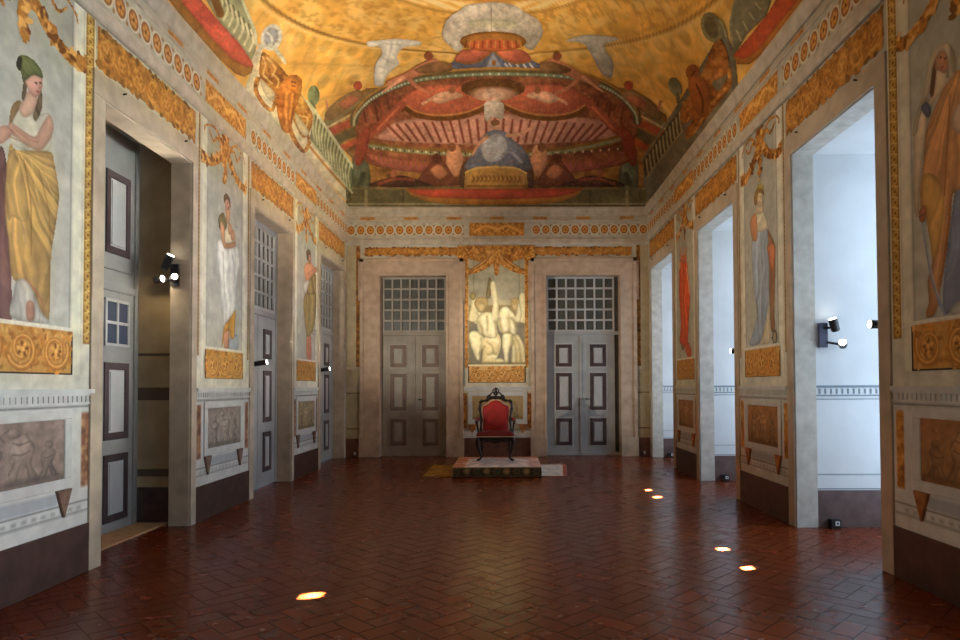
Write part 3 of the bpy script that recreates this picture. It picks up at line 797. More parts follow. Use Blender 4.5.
def fig_cap(W, cv):                      # woman in green cap, arms folded, gold skirt
    b = Brush(W, cv, 4, 0, 40)
    b.poly([(-12, 480), (20, 480), (30, 760), (42, 1112), (-12, 1105)], (128, 92, 84)).drape((1, 0.05), 70, 0.12, sc=1)
    b.poly([(75, 265), (150, 295), (190, 290), (212, 330), (206, 380), (188, 450), (110, 448), (38, 410), (32, 330), (52, 285)], (212, 206, 182)).drape((0.8, 0.4), 60, 0.1)
    b.poly([(45, 262), (72, 240), (80, 262), (58, 300), (38, 345), (28, 385), (32, 320)], (150, 120, 76)).drape((1, .3), 70, .16)
    b.poly([(108, 205), (142, 225), (136, 275), (112, 305), (86, 305), (72, 275), (86, 240)], (218, 176, 148))
    b.poly([(60, 440), (100, 442), (195, 448), (212, 485), (230, 590), (232, 640), (225, 700), (216, 760), (201, 860), (196, 1000), (190, 1128), (160, 1085), (130, 1012), (95, 962), (60, 965), (40, 930), (30, 800), (18, 720), (15, 620), (25, 520), (34, 418)], (194, 156, 92), form=0.10).folds((60, 430), 46, 0.20, warp=1.2, sc=2.0)
    b.poly([(30, 450), (70, 480), (100, 600), (106, 712), (84, 725), (46, 706), (30, 720), (20, 620)], (208, 168, 100)).drape((1, .1), 95, .17)
    b.line([(62, 445), (110, 470), (170, 540), (215, 640)], (.02, .008), (232, 192, 118), alpha=.7); b.line([(120, 480), (150, 640), (185, 760)], (.018, .008), (232, 190, 116), alpha=.6)
    b.line([(90, 480), (118, 640), (120, 860)], (.014, .01), (126, 84, 34), alpha=.6); b.line([(150, 520), (190, 680), (196, 820)], (.014, .01), (126, 84, 34), alpha=.5)
    b.line([(75, 712), (90, 760), (98, 810)], .02, (186, 150, 104)); b.line([(100, 960), (150, 1020), (180, 1090)], (.02, .01), (176, 96, 84), alpha=.6)
    b.poly([(60, 965), (95, 958), (130, 1008), (160, 1088), (192, 1132), (44, 1112), (50, 1010)], (188, 184, 172)).drape((1, -.1), 110, .16)
    b.poly([(102, 1050), (130, 1050), (132, 1115), (104, 1120)], (200, 150, 122), form=.15)
    b.poly([(-8, 352), (28, 342), (48, 365), (22, 402), (-8, 412)], (216, 166, 138), form=.1)
    b.poly([(192, 300), (210, 345), (196, 398), (155, 442), (100, 418), (40, 365), (28, 345), (42, 332), (110, 378), (140, 384), (160, 345)], (218, 170, 140), form=0.16)
    b.line([(45, 348), (110, 398), (150, 410)], .010, (166, 112, 84), alpha=.7); b.line([(30, 385), (80, 405), (110, 430)], .012, (158, 116, 84), alpha=.7)
    for k in range(4): b.line([(30 + k * 5, 352 + k * 9), (48 + k * 5, 362 + k * 9)], .005, (164, 108, 84))
    b.poly([(92, 160), (104, 175), (100, 210), (92, 240), (82, 232), (86, 190)], (120, 98, 70))
    b.poly([(160, 195), (166, 250), (158, 290), (140, 324), (128, 305), (140, 262), (150, 225)], (128, 106, 76)).drape((1, .4), 130, .2)
    face(b, [(98, 158), (130, 138), (162, 150), (166, 185), (156, 215), (136, 230), (114, 208), (104, 185)], [(140, 172), (158, 172)], [(150, 168), (157, 188), (150, 192)], (147, 206), (218, 164, 142))
    b.poly([(62, 92), (74, 62), (105, 64), (140, 90), (162, 125), (166, 152), (130, 140), (100, 160), (88, 166), (82, 140), (80, 125), (68, 115)], (108, 114, 66), form=0.22).drape((.6, 1), 80, .1)
    b.poly([(60, 92), (70, 66), (84, 76), (78, 118), (66, 116)], (66, 64, 48))
def fig_white(W, cv):                    # woman in white robe, head bowed
    b = Brush(W, cv, 6.154, 190, 180)
    b.poly([(240, 975), (288, 955), (290, 1045), (236, 1042)], (170, 182, 184))
    b.poly([(204, 935), (234, 925), (234, 1032), (208, 1038)], (214, 156, 118), form=.15)
    b.poly([(208, 885), (235, 850), (276, 800), (272, 900), (266, 975), (242, 965), (236, 925), (208, 945), (200, 1005), (190, 1022), (200, 930)], (216, 162, 68)).drape((1, .2), 60, .14)
    b.poly([(170, 368), (195, 380), (215, 420), (270, 408), (296, 430), (302, 520), (288, 600), (282, 700), (277, 790), (250, 838), (215, 885), (203, 905), (194, 800), (184, 740), (180, 650), (164, 520), (163, 430)], (228, 228, 216), form=.08).drape((1, .06), 52, .10, sc=1, warp=.5)
    b.line([(255, 460), (272, 540), (268, 640)], .03, (178, 184, 186), alpha=.7); b.line([(200, 440), (205, 600), (215, 800)], .025, (196, 196, 184), alpha=.7)
    b.poly([(212, 258), (246, 268), (272, 330), (274, 388), (214, 392), (207, 330)], (226, 216, 180)).drape((1, .5), 50, .08)
    b.poly([(172, 228), (190, 203), (206, 208), (216, 240), (224, 282), (206, 314), (180, 304), (170, 262)], (136, 120, 74)).drape((1, .3), 60, .16)
    b.poly([(186, 258), (206, 288), (210, 360), (216, 390), (250, 384), (277, 378), (271, 412), (214, 420), (194, 380), (184, 310)], (224, 168, 120), form=.12)
    b.poly([(234, 268), (250, 274), (252, 322), (234, 332)], (218, 160, 118)); b.poly([(248, 318), (266, 308), (270, 370), (250, 364)], (222, 166, 124))
    b.dot(285, 292, .035, .045, (188, 190, 180), soft=.4); b.dot(285, 290, .018, .024, (150, 156, 150), soft=.5)
    b.poly([(214, 165), (241, 165), (241, 248), (221, 262)], (216, 164, 126))
    face(b, [(210, 128), (228, 110), (243, 140), (243, 166), (230, 187), (217, 172)], [(226, 140), (240, 142)], [(234, 138), (240, 156), (234, 158)], (233, 170), (210, 158, 122))
    b.poly([(203, 104), (214, 82), (230, 94), (243, 124), (246, 172), (238, 140), (225, 118), (212, 130), (206, 142)], (124, 98, 66))
def fig_olive(W, cv):                    # figure with bare shoulders in olive robe
    b = Brush(W, cv, 6.4, 292, 190); c = Brush(W, cv, 5.82, 292, 280)
    c.poly([(82, 320), (106, 318), (109, 468), (84, 468)], (210, 146, 110), form=.12); c.line([(95, 330), (96, 460)], .02, (160, 104, 78))
    c.poly([(114, 300), (136, 288), (132, 322), (118, 318)], (192, 192, 176))
    c.poly([(80, 58), (100, 8), (130, -20), (138, 80), (136, 200), (126, 270), (110, 312), (84, 328), (74, 270), (67, 200), (64, 120)], (160, 140, 88)).drape((1, .08), 44, .15, warp=.5)
    b.poly([(104, 582), (140, 540), (152, 560), (142, 660), (92, 660)], (154, 134, 84)).drape((1, .1), 44, .15)
    b.poly([(84, 470), (120, 463), (136, 490), (152, 495), (157, 520), (130, 548), (106, 580), (90, 594), (80, 560), (75, 510)], (218, 156, 116), form=.15)
    b.line([(98, 540), (128, 510), (150, 505)], .02, (178, 116, 84), alpha=.7)
    b.poly([(82, 592), (106, 578), (101, 612), (84, 648), (76, 624)], (228, 224, 208)); c.poly([(66, 18), (96, 6), (80, 74), (68, 62)], (228, 224, 208))
    face(b, [(98, 410), (115, 412), (121, 450), (108, 472), (97, 452)], [(108, 424), (116, 426)], [(113, 424), (117, 438)], (112, 452), (206, 148, 118))
    b.poly([(88, 402), (100, 378), (113, 388), (117, 418), (106, 414), (104, 450), (95, 448)], (114, 88, 62))
def fig_veil(W, cv):                     # veiled woman in orange mantle with a sword
    b = Brush(W, cv, 4, 880, 20)
    b.poly([(320, 640), (420, 640), (410, 1160), (300, 1165), (262, 1175), (255, 1100), (270, 950), (290, 790), (305, 680)], (138, 148, 170)).drape((1, .05), 60, .12)
    b.poly([(330, 1120), (410, 1120), (412, 1180), (290, 1180), (300, 1140)], (200, 194, 180)).drape((1, .05), 80, .12)
    b.poly([(265, 92), (300, 120), (310, 200), (300, 218), (280, 232), (262, 212)], (168, 158, 136))
    b.poly([(226, 200), (266, 204), (268, 262), (232, 312), (206, 348), (188, 332), (214, 290)], (224, 204, 172), form=.12)
    b.poly([(165, 368), (190, 388), (181, 480), (173, 560), (166, 640), (162, 700), (160, 770), (150, 790), (140, 740), (137, 640), (139, 560), (136, 480), (150, 430)], (230, 210, 178), form=.14)
    b.poly([(290, 225), (330, 200), (390, 260), (430, 400), (420, 640), (300, 690), (285, 800), (265, 960), (245, 1060), (240, 1130), (216, 1185), (188, 1182), (200, 1120), (194, 1050), (214, 960), (200, 860), (186, 780), (170, 762), (165, 680), (180, 560), (190, 440), (215, 370), (250, 290)], (214, 158, 106), form=.10).folds((330, 180), 30, .17, warp=1.3, sc=2)
    b.poly([(180, 620), (240, 640), (262, 760), (240, 900), (218, 960), (200, 860), (186, 770), (172, 740)], (218, 170, 96)).drape((1, .2), 60, .10)
    b.line([(300, 260), (240, 480), (190, 620)], (.02, .01), (226, 170, 110), alpha=.7); b.line([(285, 300), (270, 560), (262, 700)], .015, (150, 84, 48), alpha=.6); b.line([(290, 700), (270, 900), (246, 1060)], .018, (170, 98, 54), alpha=.7); b.line([(276, 640), (252, 860), (230, 1040)], .014, (230, 178, 120), alpha=.7)
    b.poly([(185, 232), (200, 160), (235, 104), (265, 90), (284, 105), (291, 190), (300, 218), (280, 232), (273, 150), (256, 120), (230, 150), (215, 200), (210, 262), (190, 322), (175, 352), (160, 402), (150, 452), (134, 462), (145, 390), (170, 310)], (210, 198, 168), form=.08).drape((1, .35), 60, .08)
    b.poly([(216, 192), (234, 148), (230, 200), (224, 262), (216, 304), (204, 294)], (112, 74, 54))
    face(b, [(230, 150), (254, 124), (270, 138), (277, 185), (263, 212), (245, 204), (225, 192)], [(247, 150), (266, 152)], [(258, 148), (264, 168), (256, 172)], (255, 188), (206, 150, 116))
    b.poly([(168, 352), (190, 328), (207, 360), (196, 392)], (110, 116, 138))
    b.line([(172, 800), (185, 890), (205, 1000), (235, 1110), (262, 1172)], (.018, .03), (142, 152, 168)); b.line([(176, 806), (188, 892), (209, 1002), (240, 1112)], .006, (206, 212, 220))
    b.poly([(163, 760), (186, 742), (192, 770), (178, 808), (163, 802)], (192, 124, 84), form=.15); b.line([(160, 790), (188, 770)], .012, (110, 76, 52))
    b.poly([(290, 400), (308, 350), (330, 335), (336, 420), (318, 455), (304, 442), (292, 432)], (228, 198, 166), form=.1)
    for k in range(3): b.line([(298 + k * 9, 400 + k * 5), (294 + k * 9, 436 + k * 4)], .005, (176, 130, 100))
def fig_blue(W, cv):                     # crowned woman in pale blue dress
    b = Brush(W, cv, 3.765, 735, 180)
    b.poly([(116, 180), (150, 238), (154, 320), (150, 480), (152, 562), (138, 562), (132, 440), (127, 300)], (160, 120, 88)).drape((1, .1), 70, .14)
    b.poly([(98, 604), (118, 540), (128, 480), (134, 560), (131, 614), (95, 616)], (220, 210, 174)).drape((1, .1), 80, .1)
    b.poly([(70, 212), (78, 166), (100, 162), (122, 174), (129, 260), (131, 400), (126, 480), (111, 560), (96, 614), (58, 620), (74, 560), (85, 500), (75, 420), (67, 330), (64, 260)], (172, 186, 198), form=.10).drape((1, .05), 46, .12, warp=.6)
    b.line([(92, 200), (100, 340), (98, 520)], .02, (210, 218, 222), alpha=.7); b.line([(112, 220), (118, 360), (112, 500)], .02, (126, 142, 158), alpha=.6)
    b.poly([(68, 138), (88, 114), (110, 123), (122, 150), (120, 186), (74, 192)], (230, 222, 190)).drape((.5, 1), 60, .06)
    b.poly([(64, 142), (82, 128), (86, 220), (70, 226), (60, 182)], (218, 156, 108), form=.12)
    b.poly([(124, 250), (146, 238), (154, 270), (146, 342), (134, 332), (129, 290)], (206, 132, 92), form=.12)
    b.poly([(86, 88), (105, 88), (109, 120), (84, 126)], (228, 208, 172))
    face(b, [(84, 52), (100, 44), (105, 80), (96, 102), (86, 86)], [(92, 62), (101, 62)], [(97, 60), (100, 74)], (96, 84), (232, 212, 172))
    b.poly([(73, 72), (80, 40), (94, 26), (108, 34), (113, 62), (106, 52), (92, 48), (86, 70), (84, 92), (78, 96)], (160, 128, 74))
    b.poly([(84, 30), (88, 10), (94, 22), (98, 6), (103, 20), (110, 12), (110, 34)], (214, 186, 104), smooth=False)
    for k in range(5): b.line([(140 + 5 * k, 556 + 6 * k), (150 + 3 * k, 576 + 5 * k), (140 + 4 * k, 596 + 2 * k)], .014, (92, 88, 80))
    b.dot(152, 592, .07, .09, (96, 92, 84), soft=.3); b.dot(152, 592, .045, .06, (170, 154, 124), soft=.3)
def fig_red(W, cv):                      # figure robed in red
    b = Brush(W, cv, 6.4, 668, 200)
    b.poly([(104, 920), (130, 908), (152, 960), (150, 1003), (128, 1003)], (214, 112, 70)); b.poly([(88, 900), (108, 905), (104, 960), (90, 950)], (150, 120, 90))
    b.poly([(74, 400), (100, 372), (123, 400), (133, 480), (141, 560), (143, 640), (136, 760), (131, 860), (126, 922), (110, 934), (90, 924), (77, 902), (85, 800), (80, 700), (74, 600), (75, 500)], (232, 104, 60), form=.10).drape((1, .05), 40, .14, warp=.5)
    b.line([(122, 440), (132, 520), (140, 600)], .05, (240, 214, 180), alpha=.8); b.line([(92, 420), (96, 600), (102, 820)], .04, (240, 150, 110), alpha=.6)
    b.poly([(70, 400), (84, 390), (82, 440), (72, 450)], (224, 190, 150))
    b.poly([(84, 362), (116, 356), (119, 392), (96, 404)], (224, 136, 96), form=.1); b.dot(104, 376, .02, .012, (90, 50, 36), soft=.5); b.dot(106, 388, .02, .01, (150, 60, 44), soft=.5)
    for p, q in (((80, 308), (88, 368)), ((106, 300), (108, 366)), ((123, 310), (114, 368))): b.line([p, q], (.03, .06), (226, 130, 84))

def garland(W, c, zt, half, parent, seed, label=None):
    """gilded knot with two swags and a drop, hung under the cornice"""
    k = zt - 4.54
    cv = W.canvas(c - half, c + half, 3.92 + k, zt + .0, 0.010)
    rd = random.Random(seed); gold = gold_tex(24, seed)
    def leafy(pts, w, n):
        p = spline(pts, False, 8)
        cv.line(pts, w, gold, soft=.012)
        for q in range(n):
            x, y = p[rd.randrange(len(p))]; a = rd.uniform(0, 3.14); ww = w[0] if hasattr(w, '__len__') else w
            cv.ell(x + rd.uniform(-.5, .5) * ww, y + rd.uniform(-.5, .5) * ww, ww * .42, ww * .2, [GOLD_D, GOLD_M, GOLD_L][rd.randrange(3)], soft=.4, rot=a)
    z = 4.33 + k
    for sg in (-1, 1):
        leafy([(c + sg * .05, z), (c + sg * .22, z - .16), (c + sg * .42, z - .25), (c + sg * .60, z - .27), (c + sg * (half - .01), z - .22)], (.11, .10), 34)
        leafy([(c + sg * .08, z + .02), (c + sg * .22, z + .10), (c + sg * .34, z + .02), (c + sg * .44, z + .10)], (.05, .02), 8)
        leafy([(c + sg * .12, z + .08), (c + sg * .30, z + .19), (c + sg * .52, z + .14), (c + sg * .58, z + .05)], (.04, .015), 6)
    leafy([(c, z), (c - .01, z - .17), (c, z - .36)], (.11, .045), 22)
    leafy([(c - .05, z - .05), (c - .02, z + .10), (c + .02, z + .2)], (.16, .10), 26)
    cv.ell(c, z, .10, .10, gold, soft=.25)
    return W.build(cv, 'painted_garland', parent, 0.010, 'gilt_paint')

def rel_scene(cv, u0, u1, v0, v1, ground, tone, seed):
    """monochrome relief scene: grappling and crouching figures"""
    cv.rect(u0, u1, v0, v1, ground, soft=.004); w, h = u1 - u0, v1 - v0
    rd = random.Random(seed); d = np.array(ground) * .74; l = (np.array(tone, float) + np.array(ground)) / 2
    def P(pts): return [(u0 + x * w, v0 + y * h) for x, y in pts]
    fl = rd.random() < .5
    def fg(pts, col, **kw): cv.poly(P([(1 - x, y) if fl else (x, y) for x, y in pts]), col, soft=.01, form=.18, edge=.30, ew=.022, **kw)
    def ln(pts, wd=.010, col=None): cv.line(P([(1 - x, y) if fl else (x, y) for x, y in pts]), wd, d if col is None else col, soft=.008)
    cv.rect(u0, u1, v0, v0 + h * .12, np.array(ground) * .8, soft=.03)
    fg([(.30, .10), (.38, .35), (.34, .60), (.44, .82), (.56, .80), (.62, .55), (.56, .40), (.62, .20), (.55, .10), (.50, .32), (.44, .30), (.40, .10)], l)
    fg([(.50, .80), (.54, .92), (.62, .92), (.64, .82), (.58, .76)], l * 1.04); ln([(.44, .78), (.34, .70), (.22, .50), (.12, .30)], .03, l * .95)
    ln([(.58, .70), (.70, .62), (.76, .68)], .03, l)
    fg([(.70, .12), (.74, .34), (.68, .52), (.74, .66), (.86, .62), (.90, .40), (.86, .30), (.92, .14), (.84, .10), (.80, .26), (.76, .10)], l * .93)
    fg([(.74, .64), (.76, .76), (.83, .78), (.86, .68)], l)
    fg([(.08, .10), (.14, .30), (.10, .48), (.20, .56), (.28, .44), (.26, .24), (.30, .10), (.22, .10), (.18, .24), (.15, .10)], l * .88)
    fg([(.14, .56), (.15, .66), (.22, .67), (.23, .58)], l * .9)
    for pts in ([(.40, .70), (.50, .66), (.58, .70)], [(.40, .55), (.48, .50), (.58, .52)], [(.33, .12), (.40, .36)], [(.44, .82), (.36, .60)], [(.72, .50), (.80, .46), (.88, .50)], [(.06, .10), (.5, .06), (.95, .1)], [(.56, .4), (.62, .22)], [(.1, .47), (.2, .40), (.27, .44)], [(.62, .9), (.70, .8), (.66, .72)]): ln(pts)
    for q in range(6):
        x, y = rd.uniform(.05, .95), rd.uniform(.15, .85); ln([(x, y), (x + rd.uniform(-.1, .1), y + .08), (x + rd.uniform(-.14, .14), y + .16)], .008, d * 1.25)

def pier(W, c, h, zt, fig, fig_box, res, plinth_h, seed, names, rel, side, bw=.055):
    """W wall, c centre, h half width between door or window surrounds, zt underside of the cornice"""
    kz = (zt - 1.5) / (4.54 - 1.5)
    Z = lambda z: 1.5 + (z - 1.5) * kz if z > 1.5 else z
    base = W.pos(np.array([c]), np.array([1.49]), 0.0)[0]
    t = thing('fresco', tuple(base), names[0], 'fresco', 'frescoed figures between the openings')
    # painted ground: niche, bands and gilded borders
    cv = W.canvas(c - h, c + h, 1.49, zt, res * 1.5, (206, 202, 184))
    cv.speckle(.05, 3, seed)
    n0, n1 = c - .50, c + .50
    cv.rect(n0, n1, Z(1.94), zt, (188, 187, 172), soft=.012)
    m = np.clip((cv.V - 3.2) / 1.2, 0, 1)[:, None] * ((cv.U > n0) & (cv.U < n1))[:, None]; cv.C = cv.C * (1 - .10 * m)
    for u in (n0, n1): cv.rect(u - .012, u + .012, Z(1.60), zt, (160, 158, 144), soft=.008); cv.rect(u + .016, u + .026, Z(1.60), zt, (222, 218, 200), soft=.006)
    k_ = bw / .11; wide = bw > .08
    for u in (c - h + .02, c + h - .02 - bw):
        cv.rect(u, u + bw, Z(1.85), zt, (148, 110, 46) if wide else (128, 104, 68), soft=.008)
        for z in np.arange(Z(1.9), zt, .085 * (k_ if not wide else 1)):
            cv.ell(u + bw / 2, z, .036 * k_, .034 * k_, (206, 164, 78) if wide else (170, 138, 88), soft=.3); cv.ell(u + bw / 2, z, .015 * k_, .015 * k_, (120, 76, 24) if wide else (84, 62, 36), soft=.5)
            if wide: cv.line([(u + .02, z + .03), (u + .055, z + .045), (u + .09, z + .055)], .014, (224, 190, 112), soft=.008)
        for q in (u - .006, u + bw + .006): cv.rect(q - .006, q + .006, Z(1.85), zt, (226, 216, 182), soft=.004)
    for u in (n0 - .13, n1 + .03): cv.rect(u, u + .10, Z(1.6), zt, (220, 217, 196), soft=.01)
    cv.speckle(.10, 9, seed + 2)
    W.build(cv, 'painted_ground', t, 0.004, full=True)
    cv = W.canvas(*fig_box, res); fig(W, cv); cv.speckle(.07, 16, seed + 3)
    W.build(cv, 'painted_figure', t, 0.008)
    p0, p1 = c - .53, c + .51
    cv = W.canvas(p0 - .02, p1 + .02, Z(1.60), Z(1.965), res)
    scrollwork(cv, p0, p1, Z(1.61), Z(1.935), 3, (198, 146, 72), seed)
    cv.rect(p0 - .02, p1 + .02, Z(1.935), Z(1.97), (226, 220, 200), soft=.005); cv.A[:] = 1
    W.build(cv, 'painted_plinth', t, 0.012, 'gilt_paint', full=True)
    garland(W, c - .03, zt - .004, h - .1, t, seed + 5)
    # dado
    base = W.pos(np.array([c]), np.array([PH]), 0.0)[0]
    t = thing('dado_panel', tuple(base), names[1], 'wall panel', 'dado relief panels below the frescoes')
    cv = W.canvas(c - h, c + h, PH, 1.49, res * 1.6, (204, 203, 196)); cv.speckle(.06, 4, seed + 7)
    cv.rect(c - h, c + h, 1.30, 1.375, (196, 196, 190), soft=.01)
    for z, cc in ((1.352, 120), (0.585, 128), (.505, 150)): cv.rect(c - h, c + h, z - .008, z + .008, (cc, cc, cc - 6), soft=.008)
    for u in (c - h + .03, c + h - .13): cv.rect(u, u + .10, .70, 1.30, gold_tex(14, seed, dark=np.array((96, 62, 40.)), mid=np.array((138, 92, 62.)), light=np.array((182, 140, 100.))) if side == 'L' else gold_tex(14, seed), soft=.01)
    q0 = c - .42; cv.rect(q0, c + .38, .60, .69, (168, 170, 172), soft=.02)
    for k in range(14): cv.rect(c - h + .1 + k * .1, c - h + .15 + k * .1, .525, .555, (166, 166, 160), soft=.015)
    W.build(cv, 'painted_dado', t, 0.004, full=True)
    sx = 1 if side == 'L' else -1; X0 = XL if side == 'L' else XR
    def bx(m, u0, u1, z0, z1, d, mi=0): m.box(X0, X0 + sx * d, u0, u1, z0, z1, mi)
    m = MB(); bx(m, c - h, c + h, 1.455, 1.49, .030); bx(m, c - h, c + h, 1.435, 1.455, .018)
    for k in range(int(2 * h / .055)): bx(m, c - h + .01 + k * .055, c - h + .045 + k * .055, 1.385, 1.435, .014)
    bx(m, c - h, c + h, 1.368, 1.385, .016); m.build('dado_moulding', 'dado_white', t)
    a, b_ = c - .56, c + .53
    m = MB(); bw = .085
    bx(m, a, b_, 1.255, 1.335, .020); bx(m, a, b_, .715, .795, .020); bx(m, a, a + bw, .795, 1.255, .020); bx(m, b_ - bw, b_, .795, 1.255, .020)
    m.build('panel_frame', 'dado_white', t, bevel=.006)
    cv = W.canvas(a + bw, b_ - bw, .795, 1.255, res)
    rel_scene(cv, a + bw, b_ - bw, .795, 1.255, rel[0], rel[1], seed); cv.speckle(.2, 18, seed + 4); cv.A[:] = 1
    W.build(cv, 'painted_relief', t, 0.010, full=True)
    for u in (a + .09, b_ - .09):
        m = MB(); pts = [(u - .085, .712), (u + .085, .712), (u + .05, .62), (u + .015, .53), (u, .495), (u - .015, .53), (u - .05, .62)]
        m.prism(pts if side == 'L' else pts, 'x', X0, X0 + sx * .03); m.build('bracket', 'bracket_brown' if side == 'L' else 'bracket_gold', t, bevel=.006)
    return t
mat('dado_white', (206, 206, 200), 0.7, noise=(184, 184, 178), scale=6)
mat('bracket_gold', (188, 118, 56), 0.65, noise=(132, 72, 30), scale=20, bump=.3)
mat('bracket_brown', (128, 98, 78), 0.7, noise=(92, 66, 50), scale=24, bump=.3)
BR = ((140, 122, 110), (170, 150, 134)); TAN = ((160, 140, 104), (186, 166, 128)); ORB = ((156, 112, 70), (196, 156, 108)); GRB = ((150, 138, 126), (178, 168, 156))
pier(WL, 4.69, .79, 4.59, fig_cap, (4.25, 5.12, 1.92, 3.93), .008, .36, 11, ('fresco of a woman with folded arms, green cap and gold skirt, left wall', 'dado relief panel of grappling figures under the fresco of the green capped woman'), BR, 'L', .105)
pier(WL, 8.06, .755, 4.59, fig_white, (7.65, 8.5, 1.92, 3.93), .010, .36, 12, ('fresco of a woman in a long white robe, left wall between two doors', 'grey brown dado relief panel under the fresco of the white robed woman'), GRB, 'L')
pier(WL, 11.33, .68, 4.59, fig_olive, (10.9, 11.95, 1.92, 3.93), .012, .36, 13, ('fresco of a bare shouldered figure in an olive robe, far end of left wall', 'tan dado relief panel under the fresco of the olive robed figure'), TAN, 'L')
pier(WR, 4.42, .79, 4.59, fig_veil, (3.95, 4.97, 1.92, 4.0), .008, .36, 14, ('fresco of a white veiled woman in orange mantle with sword, right wall', 'orange brown dado relief panel under the fresco of the veiled woman with sword'), ORB, 'R', .105)
pier(WR, 7.89, .745, 4.59, fig_blue, (7.4, 8.4, 1.92, 4.04), .010, .36, 15, ('fresco of a crowned woman in a pale blue dress, right wall between two windows', 'orange brown dado relief panel under the fresco of the blue dressed woman'), ORB, 'R')
pier(WR, 11.25, .645, 4.59, fig_red, (10.7, 11.8, 1.92, 4.04), .012, .36, 16, ('fresco of a figure robed in bright red, far end of right wall', 'dado relief panel under the fresco of the red robed figure'), ORB, 'R')

# ------------------------------------------------------------------ gilded scroll panels above doors and windows
def overdoor(W, a, b_, z0, z1, seed, label, group='gilded scroll panels over doors and windows'):
    base = W.pos(np.array([(a + b_) / 2]), np.array([z0]), 0.0)[0]
    cv = W.canvas(a, b_, z0, z1, 0.010)
    rd = random.Random(seed); h = z1 - z0; w = b_ - a
    mg = .03
    scrollwork(cv, a + mg, b_ - mg, z0 + .03, z1 - .02, max(3, int(w / h / .62)), (136, 84, 26), seed)
    cv.C = cv.C * .40 + gold_tex(15, seed)(cv.U, cv.V) * .60
    for q in range(int(w / .05)):
        u = a + mg + rd.random() * (w - 2 * mg); cv.ell(u, z0 + .035 + rd.uniform(-.02, .02), .035, .022, GOLD_M * rd.uniform(.6, 1.1), soft=.4, rot=rd.uniform(-.6, .6))
        u = a + mg + rd.random() * (w - 2 * mg); cv.ell(u, z1 - .03 + rd.uniform(-.02, .015), .03, .02, GOLD_M * rd.uniform(.5, 1.0), soft=.4, rot=rd.uniform(-.6, .6))
    clip(cv, a, b_, z0, z1)
    o = W.build(cv, 'overdoor_panel', None, 0.006, 'gilt_paint')
    return tag(o, label, 'painted panel', group)
for (a, b_), lb in zip(DOORS, ('above the nearest left doorway with the spotlights', 'above the middle left door', 'above the farthest left door')):
    overdoor(WL, a - .13, b_ + .10, 4.19, 4.58, int(a * 7), 'gilded acanthus scroll panel ' + lb)
for (a, b_), lb in zip(WINS, ('above the nearest right window', 'above the middle right window', 'above the farthest right window')):
    overdoor(WR, a - .15, min(b_ + .14, 14.1), 4.19, 4.58, int(a * 9), 'gilded acanthus scroll panel ' + lb)
overdoor(WB, -3.08, -1.02, 4.295, 4.51, 71, 'narrow gilded scroll band above the worn left door of the end wall')
overdoor(WB, 0.60, 2.72, 4.295, 4.51, 72, 'narrow gilded scroll band above the white right door of the end wall')

# ------------------------------------------------------------------ end wall: two struggling nudes, gilded drapery, painted dado behind the throne
t = thing('fresco', (-.225, YB, 1.49), 'fresco of two kneeling nude figures with raised arms, above the throne', 'fresco', 'frescoed figures between the openings')
cv = WB.canvas(-.955, .515, 1.49, 4.53, .012, (196, 188, 162)); cv.speckle(.06, 4, 2)
cv.rect(-.955, -.89, 1.49, 4.53, (150, 146, 130), soft=.01); cv.rect(.46, .515, 1.49, 4.53, (168, 160, 140), soft=.01)
for u in (-.90, .385):
    cv.rect(u, u + .075, 1.9, 4.53, gold_tex(22, 31), soft=.01)
cv.rect(-.815, .375, 1.95, 4.53, (172, 164, 136), soft=.01); cv.rect(-.72, -.70, 2.6, 4.53, (140, 134, 112), soft=.01); cv.rect(.26, .28, 2.6, 4.53, (140, 134, 112), soft=.01)
cv.rect(-.815, .375, 2.95, 3.35, (190, 178, 138), soft=.06); cv.rect(-.815, .375, 1.95, 3.24, (150, 130, 86), soft=.02); cv.rect(-.815, .375, 1.95, 2.85, (124, 116, 98), soft=.12)
cv.speckle(.14, 6, 5)
WB.build(cv, 'painted_ground', t, .004, full=True)
cv = WB.canvas(-.83, .39, 1.93, 3.90, .008)
b = Brush(WB, cv, 7.111, 466, 276)
CR, CD, SH, HI = (240, 226, 172), (204, 182, 120), (128, 108, 64), (252, 244, 208)
kw = dict(edge=.42, ew=.022)
b.poly([(142, 150), (152, 70), (164, 8), (182, 52), (172, 150)], (150, 134, 88), **kw)
b.poly([(60, 276), (108, 250), (130, 300), (88, 340), (56, 326)], CR, form=.1, edge=.3, ew=.016)
b.poly([(18, 304), (32, 240), (44, 172), (76, 162), (80, 220), (90, 290), (80, 326), (36, 324)], CR, form=.1, edge=.3, ew=.016)
b.poly([(26, 140), (40, 118), (62, 120), (70, 144), (58, 168), (34, 164)], (182, 168, 100), **kw)
b.poly([(64, 176), (92, 150), (140, 154), (160, 182), (146, 224), (110, 262), (78, 240), (62, 208)], (186, 160, 104), edge=.3, ew=.02)
for q in ((80, 170), (104, 162), (128, 172), (142, 196), (84, 196)): b.dot(q[0], q[1], .03, .03, (196, 166, 104), soft=.5, alpha=.7)
b.poly([(88, 206), (124, 196), (134, 226), (112, 252), (92, 238)], (216, 192, 134), edge=.25, ew=.02)
b.poly([(20, 420), (42, 392), (82, 396), (122, 428), (150, 462), (132, 500), (108, 532), (98, 594), (74, 594), (48, 530), (28, 470)], CR, form=.14, **kw)
b.line([(52, 430), (80, 500), (88, 584)], .035, HI, soft=.05, alpha=.6); b.line([(110, 440), (108, 500), (92, 560)], .03, SH, soft=.05, alpha=.5)
b.poly([(112, 610), (116, 560), (130, 510), (236, 520), (226, 570), (216, 590), (254, 588), (270, 616), (120, 624)], (226, 206, 148), edge=.3, ew=.02); b.poly([(212, 592), (250, 586), (270, 614), (216, 620)], CR, edge=.3, ew=.02)
